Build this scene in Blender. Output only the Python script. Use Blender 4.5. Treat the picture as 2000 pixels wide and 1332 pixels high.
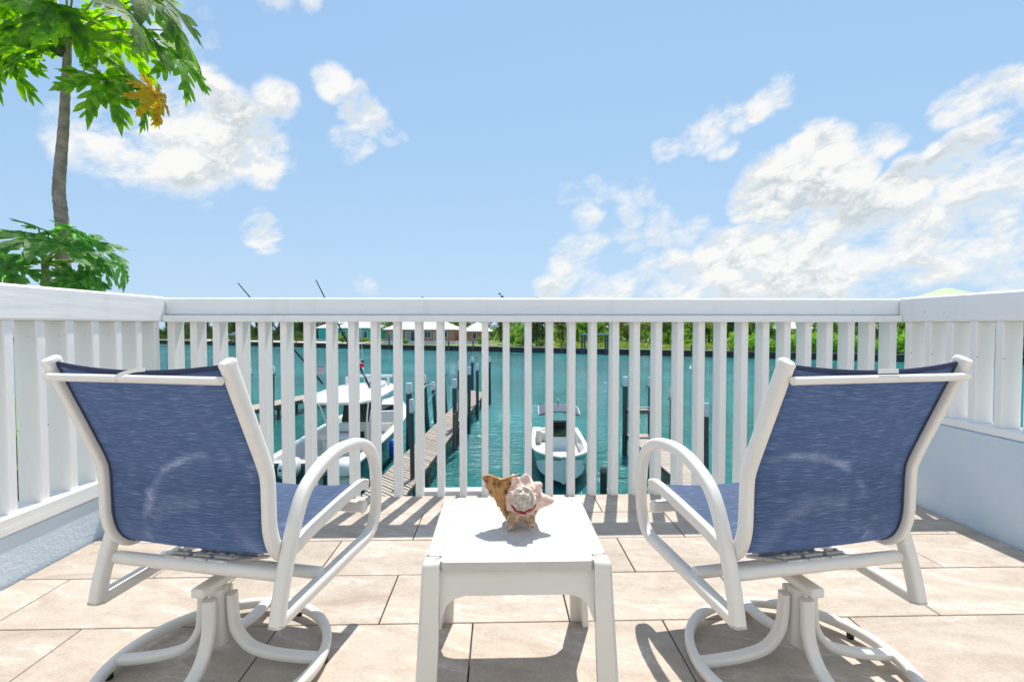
import bpy, bmesh, math, random
from mathutils import Vector, Matrix, noise as nz_
R = math.radians
random.seed(7)
for o in list(bpy.data.objects): bpy.data.objects.remove(o)
scene = bpy.context.scene
COL = scene.collection

# ---------------------------------------------------------------- camera
F, CX, CY, EYE = 955.0, 1000.0, 666.0, 0.925        # focal length and centre in photo pixels, eye height above deck
YAW, PITCH = R(1.5), R(1.74)
cam_d = bpy.data.cameras.new('camera'); cam = bpy.data.objects.new('camera', cam_d); COL.objects.link(cam)
cam.location = (0, 0, EYE); cam.rotation_euler = (R(90) - PITCH, 0, -YAW)
cam_d.lens = 36 * F / 2000; cam_d.sensor_width = 36; cam_d.clip_start = .02; cam_d.clip_end = 6000
scene.camera = cam
scene.render.resolution_x, scene.render.resolution_y = 1024, 681
FWD = Vector((math.sin(YAW)*math.cos(PITCH), math.cos(YAW)*math.cos(PITCH), -math.sin(PITCH)))
RT = Vector((math.cos(YAW), -math.sin(YAW), 0)); UP = RT.cross(FWD); EYEP = Vector((0, 0, EYE))
def ray(px, py): return FWD + RT*((px-CX)/F) + UP*((CY-py)/F)
def at_z(px, py, z): r = ray(px, py); return EYEP + r*((z-EYE)/r.z)
def at_y(px, py, y): r = ray(px, py); return EYEP + r*(y/r.y)

# ---------------------------------------------------------------- light, sky, exposure
SUN_AZ, SUN_EL = R(15), R(64)
sun_dir = Vector((math.sin(SUN_AZ)*math.cos(SUN_EL), math.cos(SUN_AZ)*math.cos(SUN_EL), math.sin(SUN_EL)))
sd = bpy.data.lights.new('sun', 'SUN'); sd.energy = 2.45; sd.angle = R(.53); sd.color = (1, .955, .88)
sun = bpy.data.objects.new('sun', sd); COL.objects.link(sun)
sun.rotation_euler = (-sun_dir).to_track_quat('-Z', 'Y').to_euler(); sun.location = (3, 8, 20)
scene.view_settings.view_transform = 'Standard'; scene.view_settings.look = 'None'
scene.view_settings.exposure = 1.25; scene.view_settings.gamma = 1
SKY_STRENGTH, CLOUD = .115, 0.405

scene.cycles.max_bounces = 7; scene.cycles.diffuse_bounces = 4; scene.cycles.glossy_bounces = 3; scene.cycles.transmission_bounces = 4; scene.cycles.transparent_max_bounces = 4
world = bpy.data.worlds.new('World'); scene.world = world; world.use_nodes = True
world.cycles.sampling_method = 'MANUAL'; world.cycles.sample_map_resolution = 256
wt = world.node_tree; wt.nodes.clear()
def N(t, kind, **kw):
    n = t.nodes.new(kind)
    for k, v in kw.items():
        if k == 'inp':
            for i, x in v.items():
                if hasattr(x, 'is_output') or isinstance(x, bpy.types.NodeSocket): t.links.new(x, n.inputs[i])
                else: n.inputs[i].default_value = x
        else: setattr(n, k, v)
    return n
def M_(t, op, a, b=0.0, c=None, clamp=False):
    d = {0: a, 1: b}
    if c is not None: d[2] = c
    return N(t, 'ShaderNodeMath', operation=op, use_clamp=clamp, inp=d).outputs[0]
sky = N(wt, 'ShaderNodeTexSky', sky_type='NISHITA', sun_disc=False, sun_elevation=SUN_EL, sun_rotation=SUN_AZ,
        altitude=0, air_density=1.0, dust_density=.2, ozone_density=.7)
gen = N(wt, 'ShaderNodeTexCoord').outputs['Generated']
dirn = N(wt, 'ShaderNodeVectorMath', operation='NORMALIZE', inp={0: gen}).outputs[0]
BLOBS = [  # cloud masses by the direction they stand in (photo pixel, radius, amount)
 (190,265,90,.8),(260,275,110,1),(340,270,120,1),(430,255,105,1),(500,285,75,.9),(400,180,70,.85),(560,300,45,.55),(370,70,75,.50),(330,20,50,.5),
 (540,195,45,.66),(648,155,42,.64),(700,175,28,.55),(715,225,50,.74),(685,280,40,.66),(758,265,34,.68),(520,450,44,1.15),(720,555,30,.55),(540,5,40,.6),(605,2,25,.6),
 (1300,292,34,.68),(1345,268,38,.70),(1390,245,40,.74),(1440,222,38,.72),(1480,210,38,.78),(1530,188,36,.72),(1425,280,24,.56),(1390,285,24,.56),
 (1470,390,50,.95),(1530,370,80,1.05),(1600,300,62,1.05),(1590,350,80,1.05),(1650,335,55,.95),(1725,280,42,.70),(1680,310,40,.75),
 (1120,378,34,.62),(1165,380,34,.66),(1215,378,30,.62),(1265,372,34,.64),(1150,430,36,.64),(1235,415,34,.58),(1300,420,40,.62),
 (1110,505,44,.76),(1160,495,40,.74),(1230,480,40,.66),(1290,465,36,.68),(1345,450,44,.74),
 (1090,575,50,.70),(1170,565,50,.76),(1250,545,55,.82),(1330,545,60,.80),(1410,500,55,.90),(1450,475,40,.90),(1500,490,55,.86),(1560,500,60,.84),(1620,460,60,.90),
 (1680,420,60,.92),(1745,400,60,.90),(1790,365,60,.92),(1850,330,60,.92),(1905,290,60,.92),(1960,260,60,.95),(1850,215,46,.78),(1905,195,50,.86),(1965,175,55,.92),(2030,160,70,.95),
 (1900,390,60,.86),(1970,350,70,.88),(2060,330,90,.95),(1830,440,60,.80),(1760,470,60,.78),(1690,510,60,.80),(1620,545,60,.80),(1530,560,60,.76),(1940,440,60,.84),(1880,500,60,.80),(1800,530,60,.76),(1990,500,70,.80),(1440,565,60,.74),(1720,565,60,.66),(1900,560,70,.68),(2080,460,90,.9)]
rb = random.Random(3)
cents = []
for px, py, rad, amp in BLOBS:
    r = ray(px, py); off = r.length
    cents.append((r.normalized(), rad/F/off**1.5, amp*(.84 if 1080 < px < 1350 and py > 360 else 1)))
for i in range(14):       # the same kind of clouds go on round the rest of the sky
    az = R(rb.uniform(62, 298)); el = R(rb.uniform(4, 50))
    c = Vector((math.sin(az)*math.cos(el), math.cos(az)*math.cos(el), math.sin(el)))
    for k in range(1):
        cc = (c + Vector((rb.uniform(-.1,.1), rb.uniform(-.1,.1), rb.uniform(-.05,.05)))).normalized()
        cents.append((cc, rb.uniform(.07, .17), rb.uniform(.6, 1)))
warp = N(wt, 'ShaderNodeTexNoise', noise_dimensions='3D', inp={'Vector': dirn, 'Scale': 7.0, 'Detail': 4.0, 'Roughness': .55})
wv = N(wt, 'ShaderNodeVectorMath', operation='MULTIPLY_ADD', inp={0: warp.outputs['Color'], 1: (.085,)*3, 2: dirn}).outputs[0]
wv = N(wt, 'ShaderNodeVectorMath', operation='ADD', inp={0: wv, 1: (-.0425,)*3}).outputs[0]
wdir = N(wt, 'ShaderNodeVectorMath', operation='NORMALIZE', inp={0: wv}).outputs[0]
bias = None
for c, s, a in cents:
    d = N(wt, 'ShaderNodeVectorMath', operation='DOT_PRODUCT', inp={0: wdir, 1: tuple(c)}).outputs['Value']
    m = N(wt, 'ShaderNodeMapRange', interpolation_type='SMOOTHSTEP', inp={'Value': d, 'From Min': math.cos(s*1.45), 'From Max': 1 - (1-math.cos(s))*.12, 'To Min': 0.0, 'To Max': a}).outputs[0]
    bias = m if bias is None else M_(wt, 'MAXIMUM', bias, m)
rotd = N(wt, 'ShaderNodeVectorRotate', rotation_type='AXIS_ANGLE', inp={'Vector': dirn, 'Axis': (0, 1, 0), 'Angle': R(20)}).outputs[0]
flat = N(wt, 'ShaderNodeVectorMath', operation='MULTIPLY', inp={0: rotd, 1: (1, 1, 1.75)}).outputs[0]
flat = N(wt, 'ShaderNodeVectorMath', operation='MULTIPLY_ADD', inp={0: N(wt, 'ShaderNodeTexNoise', inp={'Vector': flat, 'Scale': 14., 'Detail': 3.}).outputs['Color'], 1: (.05,)*3, 2: flat}).outputs[0]
up_ = N(wt, 'ShaderNodeVectorMath', operation='ADD', inp={0: flat, 1: (.008, 0, .045)}).outputs[0]
def fbm(v): return N(wt, 'ShaderNodeTexNoise', inp={'Vector': v, 'Scale': 8.5, 'Detail': 10.0, 'Roughness': .64}).outputs['Fac']
n1, n3 = fbm(flat), fbm(up_)
nr = N(wt, 'ShaderNodeMapRange', inp={'Value': n1, 'From Min': .30, 'From Max': .66, 'To Min': .0, 'To Max': 1.25}).outputs[0]
bias = M_(wt, 'MULTIPLY', bias, 1.02)
dens = M_(wt, 'ADD', M_(wt, 'MULTIPLY', bias, nr), M_(wt, 'MULTIPLY', M_(wt, 'MULTIPLY', bias, bias), .16))
cov = N(wt, 'ShaderNodeMapRange', interpolation_type='SMOOTHSTEP', inp={'Value': dens, 'From Min': .20, 'From Max': .84, 'To Min': 0.0, 'To Max': 1.0}).outputs[0]
lit = M_(wt, 'SUBTRACT', n3, n1)
shade = N(wt, 'ShaderNodeMapRange', interpolation_type='SMOOTHSTEP', inp={'Value': lit, 'From Min': -.08, 'From Max': .10, 'To Min': 0.0, 'To Max': 1.0}).outputs[0]
shade = M_(wt, 'MULTIPLY', shade, N(wt, 'ShaderNodeMapRange', inp={'Value': dens, 'From Min': .42, 'From Max': .85}).outputs[0])
ccol = N(wt, 'ShaderNodeMix', data_type='RGBA', inp={0: shade, 6: (1.0, 1.0, .99, 1), 7: (.62, .70, .75, 1)}).outputs[2]
skyc = N(wt, 'ShaderNodeVectorMath', operation='SCALE', inp={0: sky.outputs[0], 'Scale': SKY_STRENGTH}).outputs[0]
skyc = N(wt, 'ShaderNodeVectorMath', operation='MULTIPLY', inp={0: skyc, 1: (1.56, 2.2, 3.6)}).outputs[0]
skyd = N(wt, 'ShaderNodeVectorMath', operation='MULTIPLY_ADD', inp={0: skyc, 1: (3.6, 2.75, 2.2), 2: (1, 1, 1)}).outputs[0]
skyc = N(wt, 'ShaderNodeVectorMath', operation='DIVIDE', inp={0: skyc, 1: skyd}).outputs[0]     # soft shoulder: an even, hazy tropical sky down to the horizon
bg1 = N(wt, 'ShaderNodeBackground', inp={0: skyc, 1: 1.0})
bg2 = N(wt, 'ShaderNodeBackground', inp={0: ccol, 1: CLOUD})
mixw = N(wt, 'ShaderNodeMixShader', inp={0: cov, 1: bg1.outputs[0], 2: bg2.outputs[0]})
N(wt, 'ShaderNodeOutputWorld', inp={0: mixw.outputs[0]})

# ---------------------------------------------------------------- materials
MATS = {}
def mat(name, col, rough=.6, col2=None, nscale=8., bump=0., bscale=40., spec=.5, metal=0., coord='Object', stretch=(1,1,1), rand=0., trans=0., contrast=(.35,.65), bdist=.01, specks=0.):
    if name in MATS: return MATS[name]
    m = bpy.data.materials.new(name); m.use_nodes = True; t = m.node_tree; t.nodes.clear()
    out = N(t, 'ShaderNodeOutputMaterial')
    p = N(t, 'ShaderNodeBsdfPrincipled', inp={'Base Color': (*col, 1), 'Roughness': rough, 'Specular IOR Level': spec, 'Metallic': metal})
    tc = N(t, 'ShaderNodeTexCoord').outputs[coord]
    v = N(t, 'ShaderNodeVectorMath', operation='MULTIPLY', inp={0: tc, 1: stretch}).outputs[0]
    c = None
    if col2:
        n = N(t, 'ShaderNodeTexNoise', inp={'Vector': v, 'Scale': nscale, 'Detail': 6., 'Roughness': .6}).outputs['Fac']
        f = N(t, 'ShaderNodeMapRange', inp={'Value': n, 'From Min': contrast[0], 'From Max': contrast[1]}).outputs[0]
        c = N(t, 'ShaderNodeMix', data_type='RGBA', inp={0: f, 6: (*col, 1), 7: (*col2, 1)}).outputs[2]
    if specks:
        vv = N(t, 'ShaderNodeTexNoise', inp={'Vector': tc, 'Scale': 38., 'Detail': 2., 'Roughness': .5}).outputs['Fac']
        sp_ = N(t, 'ShaderNodeMapRange', inp={'Value': vv, 'From Min': .76, 'From Max': .79, 'To Max': specks}).outputs[0]
        st_ = N(t, 'ShaderNodeTexNoise', inp={'Vector': N(t, 'ShaderNodeVectorMath', operation='MULTIPLY', inp={0: tc, 1: (14, 14, 1.4)}).outputs[0], 'Scale': 1., 'Detail': 5.}).outputs['Fac']
        st_ = N(t, 'ShaderNodeMapRange', inp={'Value': st_, 'From Min': .55, 'From Max': .8, 'To Max': .22}).outputs[0]
        c = N(t, 'ShaderNodeMix', data_type='RGBA', inp={0: st_, 6: c, 7: (.60,.55,.47,1)}).outputs[2]
        c = N(t, 'ShaderNodeMix', data_type='RGBA', inp={0: sp_, 6: c, 7: (.20,.17,.14,1)}).outputs[2]
    if rand:
        oi = N(t, 'ShaderNodeObjectInfo').outputs['Random']
        val = M_(t, 'ADD', M_(t, 'MULTIPLY', oi, rand*2), 1-rand)
        c = N(t, 'ShaderNodeHueSaturation', inp={'Value': val, 'Color': c if c else (*col, 1)}).outputs[0]
    if c: t.links.new(c, p.inputs['Base Color'])
    if bump:
        n = N(t, 'ShaderNodeTexNoise', inp={'Vector': v, 'Scale': bscale, 'Detail': 5., 'Roughness': .6}).outputs['Fac']
        b = N(t, 'ShaderNodeBump', inp={'Strength': bump, 'Distance': bdist, 'Height': n})
        t.links.new(b.outputs[0], p.inputs['Normal'])
    if trans:
        tr = N(t, 'ShaderNodeBsdfTranslucent', inp={'Color': (*[min(1, x*1.0) for x in col], 1)})
        if c:
            g = N(t, 'ShaderNodeHueSaturation', inp={'Hue': .485, 'Saturation': 1.1, 'Value': 4.0, 'Color': c}); t.links.new(g.outputs[0], tr.inputs[0])
        ms = N(t, 'ShaderNodeMixShader', inp={0: trans, 1: p.outputs[0], 2: tr.outputs[0]}); t.links.new(ms.outputs[0], out.inputs[0])
    else: t.links.new(p.outputs[0], out.inputs[0])
    MATS[name] = m; return m
white = mat('white_paint', (.88,.87,.855), .45, (.84,.83,.81), 5., .35, 55., stretch=(1,1,.25), bdist=.006, specks=.8)
rail_white = mat('rail_paint', (.88,.88,.875), .42, (.85,.845,.835), 3., .28, 22., stretch=(.12,1,1.6), bdist=.006, specks=.8)
rail_side = mat('side_rail_paint', (.88,.88,.875), .42, (.85,.845,.835), 3., .30, 22., stretch=(1,.12,1.6), bdist=.006, specks=.8)
plaster = mat('pale_blue_plaster', (.56,.66,.76), .8, (.65,.73,.80), 2.2, .5, 70., bdist=.006)
powder = mat('powder_coat', (.84,.80,.745), .32, (.80,.765,.71), 9., .05, 300.)
powder_cap = mat('end_plug', (.72,.68,.62), .5, (.5,.47,.43), 60.)
plastic = mat('resin_plastic', (.76,.735,.69), .40, (.72,.695,.65), 6., .06, 220.)
rubber = mat('black_rubber', (.02,.02,.02), .6)
slabm = mat('dark_grout_slab', (.045,.04,.036), .9, (.07,.06,.05), 20.)  # dark slab and grout colour seen between the tiles
bark = mat('papaya_bark', (.43,.36,.30), .85, (.24,.20,.165), 9., 1., 34., stretch=(1,1,1.6), bdist=.02)
petm = mat('petiole_green', (.22,.34,.05), .45, (.30,.40,.09), 6.)
leafA = mat('papaya_leaf', (.065,.150,.012), .55, (.125,.230,.020), 5., .25, 26., trans=.62, rand=.22)
leafY = mat('papaya_leaf_yellow', (.30,.20,.010), .6, (.36,.27,.014), 9., .3, 30., trans=.5)
leafB = mat('young_papaya_leaf', (.06,.17,.035), .55, (.11,.25,.05), 6., .25, 26., trans=.5, rand=.25)
fruitm = mat('papaya_fruit', (.03,.06,.015), .4, (.05,.09,.02), 8.)
fol = [mat('foliage_dark', (.022,.045,.012), .7, (.045,.08,.02), .5, trans=.25, rand=.25),
       mat('foliage_mid', (.05,.115,.018), .65, (.09,.17,.03), .6, trans=.3, rand=.3),
       mat('foliage_bright', (.09,.20,.02), .6, (.15,.29,.035), .6, trans=.3, rand=.25),
       mat('foliage_olive', (.11,.12,.03), .65, (.17,.19,.05), .6, trans=.25, rand=.3)]
trunkm = mat('tree_trunk', (.14,.11,.085), .9, (.08,.065,.05), 3.)
wood = mat('weathered_plank', (.46,.39,.32), .85, (.34,.28,.225), 3., .4, 30., stretch=(.4,3,3), rand=.13)
wood_d = mat('dock_timber', (.17,.135,.105), .9, (.10,.08,.065), 3., .4, 20.)
wrap = mat('piling_wrap', (.022,.052,.056), .5, (.035,.07,.072), 4., .15, 20.)
capm = mat('piling_cap', (.66,.68,.69), .55, (.56,.58,.59), 8.)
gel = mat('gelcoat_white', (.80,.79,.76), .22, (.77,.755,.72), 3.)
gel_c = mat('gelcoat_cream', (.72,.68,.58), .3, (.68,.64,.54), 3.)
cush = mat('vinyl_cushion', (.66,.68,.70), .5, (.60,.62,.65), 4.)
hullT = mat('hull_teal_blue', (.030,.115,.150), .12, (.035,.13,.165), 1.)
hullM = mat('hull_mint', (.17,.36,.25), .22, (.19,.39,.27), 1.)
navy = mat('navy_paint', (.02,.035,.09), .3)
black = mat('black_carbon', (.012,.012,.014), .35)
glassd = mat('tinted_glass', (.02,.022,.024), .06, spec=.8)
steel = mat('steel_pipe', (.62,.62,.60), .3, metal=.6)
canvas = mat('blue_grey_canvas', (.055,.07,.105), .8, (.07,.085,.12), 6.)
brownv = mat('brown_vinyl', (.085,.045,.04), .5)
bluep = mat('blue_fender', (.01,.10,.62), .5)
rope = mat('rope_white', (.62,.60,.55), .9)
ropeb = mat('rope_light_blue', (.16,.42,.55), .9)
redm = mat('flag_red', (.62,.02,.05), .7)
sand = mat('pale_sand', (.62,.53,.42), .95, (.52,.44,.34), .8)
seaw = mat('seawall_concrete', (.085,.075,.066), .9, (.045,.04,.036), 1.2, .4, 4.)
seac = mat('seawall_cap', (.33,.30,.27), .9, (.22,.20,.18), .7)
grass = mat('bank_grass', (.115,.185,.030), .95, (.19,.235,.06), .25, contrast=(.3,.7))
earth = mat('near_ground', (.12,.13,.06), .95, (.20,.17,.11), .4)
salmon = mat('salmon_stucco', (.58,.235,.135), .85, (.53,.21,.12), .6)
turq = mat('turquoise_stucco', (.05,.56,.50), .8, (.06,.60,.54), .6)
creamw = mat('cream_stucco', (.60,.56,.48), .85)
roofw = mat('white_roof', (.82,.82,.80), .7, (.78,.77,.75), 2.)
roofg = mat('pale_green_roof', (.40,.48,.25), .6, (.36,.44,.22), 1.)
trimw = mat('white_trim', (.86,.85,.83), .6)
paneg = mat('window_pane', (.035,.045,.055), .08, spec=.8)
curtain = mat('pale_curtain', (.34,.38,.40), .9)
umb = mat('blue_grey_thatch', (.09,.095,.13), .9, (.12,.12,.16), 2.)
bulbm = mat('anchor_light_lens', (.75,.70,.42), .3)

# tiles
def tile_mat():
    m = bpy.data.materials.new('stone_tile'); m.use_nodes = True; t = m.node_tree; t.nodes.clear()
    tc = N(t, 'ShaderNodeTexCoord').outputs['Object']; oi = N(t, 'ShaderNodeObjectInfo').outputs['Random']
    off = N(t, 'ShaderNodeCombineXYZ', inp={0: M_(t,'MULTIPLY',oi,37.), 1: M_(t,'MULTIPLY',oi,91.), 2: M_(t,'MULTIPLY',oi,13.)}).outputs[0]
    v = N(t, 'ShaderNodeVectorMath', operation='ADD', inp={0: tc, 1: off}).outputs[0]
    ang = M_(t, 'ADD', M_(t, 'MULTIPLY', oi, .5), -.05)
    rv = N(t, 'ShaderNodeVectorRotate', rotation_type='Z_AXIS', inp={'Vector': v, 'Angle': ang}).outputs[0]
    sv = N(t, 'ShaderNodeVectorMath', operation='MULTIPLY', inp={0: rv, 1: (1.8, 6., 1)}).outputs[0]
    big = N(t, 'ShaderNodeTexNoise', inp={'Vector': sv, 'Scale': 1.6, 'Detail': 7., 'Roughness': .62, 'Distortion': .8}).outputs['Fac']
    fine = N(t, 'ShaderNodeTexNoise', inp={'Vector': v, 'Scale': 130., 'Detail': 5., 'Roughness': .7}).outputs['Fac']
    mid = N(t, 'ShaderNodeTexNoise', inp={'Vector': v, 'Scale': 22., 'Detail': 6., 'Roughness': .7}).outputs['Fac']
    r = N(t, 'ShaderNodeValToRGB', inp={0: big}); e = r.color_ramp.elements
    e[0].position = .28; e[0].color = (.36,.295,.235,1); e[1].position = .72; e[1].color = (.51,.44,.37,1)
    a = e.new(.48); a.color = (.44,.37,.305,1); a = e.new(.57); a.color = (.47,.40,.335,1); a = e.new(.59); a.color = (.56,.50,.435,1); a = e.new(.63); a.color = (.455,.385,.32,1)
    c = N(t, 'ShaderNodeHueSaturation', inp={'Value': M_(t,'ADD', .47, M_(t,'ADD', M_(t,'MULTIPLY',fine,.60), M_(t,'MULTIPLY',mid,.46))), 'Color': r.outputs[0]}).outputs[0]
    c = N(t, 'ShaderNodeHueSaturation', inp={'Value': M_(t,'ADD', .94, M_(t,'MULTIPLY',oi,.12)), 'Color': c}).outputs[0]
    b = N(t, 'ShaderNodeBump', inp={'Strength': .25, 'Distance': .002, 'Height': M_(t,'ADD',fine,mid)})
    p = N(t, 'ShaderNodeBsdfPrincipled', inp={'Base Color': c, 'Roughness': .62, 'Specular IOR Level': .35, 'Normal': b.outputs[0]})
    N(t, 'ShaderNodeOutputMaterial', inp={0: p.outputs[0]}); return m
tilem = tile_mat()

def sling_mat(sg):
    m = bpy.data.materials.new('sling_fabric'); m.use_nodes = True; t = m.node_tree; t.nodes.clear()
    uv = N(t, 'ShaderNodeUVMap').outputs[0]; oi = N(t, 'ShaderNodeObjectInfo').outputs['Random']
    def noise(sc, det=3., r=.6, x=None):
        v = N(t, 'ShaderNodeVectorMath', operation='MULTIPLY', inp={0: x or uv, 1: sc}).outputs[0]
        return N(t, 'ShaderNodeTexNoise', inp={'Vector': v, 'Scale': 1., 'Detail': det, 'Roughness': r}).outputs['Fac']
    def ramp(x, a, b, lo=0., hi=1.): return N(t, 'ShaderNodeMapRange', inp={'Value': x, 'From Min': a, 'From Max': b, 'To Min': lo, 'To Max': hi}).outputs[0]
    streak = ramp(noise((18., 640., 1.), 3., .55), .56, .66)
    streak2 = ramp(noise((8., 430., 1.), 3., .5), .47, .70)
    weave = noise((600., 600., 1.), 1., .5); cloud = noise((3., 3., 1.), 4., .6)
    base = N(t, 'ShaderNodeMix', data_type='RGBA', inp={0: ramp(cloud,.3,.7), 6: (.066,.112,.212,1), 7: (.086,.138,.248,1)}).outputs[2]
    base = N(t, 'ShaderNodeMix', data_type='RGBA', inp={0: M_(t,'MULTIPLY',streak2,.28), 6: base, 7: (.19,.25,.37,1)}).outputs[2]
    base = N(t, 'ShaderNodeMix', data_type='RGBA', inp={0: M_(t,'MULTIPLY',streak,.55), 6: base, 7: (.42,.47,.62,1)}).outputs[2]
    # dried water marks: pale arcs on the back
    sx = N(t, 'ShaderNodeSeparateXYZ', inp={0: uv}); u, v = sx.outputs[0], sx.outputs[1]
    def arc(cu, cv, rad, wid, gain):
        d = M_(t, 'SQRT', M_(t,'ADD', M_(t,'POWER', M_(t,'SUBTRACT',u,cu), 2.), M_(t,'POWER', M_(t,'SUBTRACT',v,cv), 2.)))
        w = M_(t, 'ADD', d, M_(t,'MULTIPLY', M_(t,'SUBTRACT', noise((18.,18.,1.)), .5), .03))
        band = M_(t, 'SUBTRACT', 1., M_(t,'DIVIDE', M_(t,'ABSOLUTE', M_(t,'SUBTRACT', w, rad)), wid), clamp=True)
        return M_(t, 'MULTIPLY', M_(t,'MULTIPLY', band, ramp(noise((7.,7.,1.),3.),.42,.62)), gain)
    st = M_(t, 'ADD', arc(sg*.10, .485, .215, .017, .75), arc(sg*.02, .42, .15, .03, .35), clamp=True)
    st = M_(t, 'MULTIPLY', st, ramp(noise((260.,260.,1.),2.),.38,.6,.25,1.))
    base = N(t, 'ShaderNodeMix', data_type='RGBA', inp={0: st, 6: base, 7: (.50,.50,.58,1)}).outputs[2]
    b = N(t, 'ShaderNodeBump', inp={'Strength': .35, 'Distance': .0015, 'Height': M_(t,'ADD', weave, M_(t,'MULTIPLY',streak,.6))})
    p = N(t, 'ShaderNodeBsdfPrincipled', inp={'Base Color': base, 'Roughness': .6, 'Specular IOR Level': .35, 'Normal': b.outputs[0]})
    lite = N(t, 'ShaderNodeHueSaturation', inp={'Value': 2.0, 'Saturation': .95, 'Color': base}).outputs[0]
    tr = N(t, 'ShaderNodeBsdfTranslucent', inp={0: lite})
    ms = N(t, 'ShaderNodeMixShader', inp={0: .38, 1: p.outputs[0], 2: tr.outputs[0]})
    ms = N(t, 'ShaderNodeMixShader', inp={0: .05, 1: ms.outputs[0], 2: N(t, 'ShaderNodeBsdfTransparent').outputs[0]})     # open weave
    N(t, 'ShaderNodeOutputMaterial', inp={0: ms.outputs[0]}); return m
slings = {-1: sling_mat(1), 1: sling_mat(-1)}
hemm = mat('sling_hem', (.014,.024,.07), .7, (.02,.03,.09), 60.)

def water_mat():
    m = bpy.data.materials.new('canal_water'); m.use_nodes = True; t = m.node_tree; t.nodes.clear()
    tc = N(t, 'ShaderNodeTexCoord').outputs['Object']
    v = N(t, 'ShaderNodeVectorMath', operation='MULTIPLY', inp={0: tc, 1: (.75, 1.5, 1)}).outputs[0]
    big = N(t, 'ShaderNodeTexNoise', inp={'Vector': tc, 'Scale': .055, 'Detail': 4., 'Roughness': .55}).outputs['Fac']
    r = N(t, 'ShaderNodeValToRGB', inp={0: big}); e = r.color_ramp.elements
    e[0].position = .32; e[0].color = (.006,.115,.105,1); e[1].position = .68; e[1].color = (.020,.245,.245,1)
    w1 = N(t, 'ShaderNodeTexNoise', inp={'Vector': v, 'Scale': 1.1, 'Detail': 5., 'Roughness': .6, 'Distortion': .5}).outputs['Fac']
    w2 = N(t, 'ShaderNodeTexNoise', inp={'Vector': v, 'Scale': 4.2, 'Detail': 3., 'Roughness': .55}).outputs['Fac']
    b = N(t, 'ShaderNodeBump', inp={'Strength': 1.0, 'Distance': .30, 'Height': M_(t,'ADD', w1, M_(t,'MULTIPLY',w2,.30))})
    p = N(t, 'ShaderNodeBsdfPrincipled', inp={'Base Color': r.outputs[0], 'Roughness': .09, 'IOR': 1.33, 'Specular IOR Level': .5, 'Normal': b.outputs[0]})
    N(t, 'ShaderNodeOutputMaterial', inp={0: p.outputs[0]}); return m
waterm = water_mat()

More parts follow.
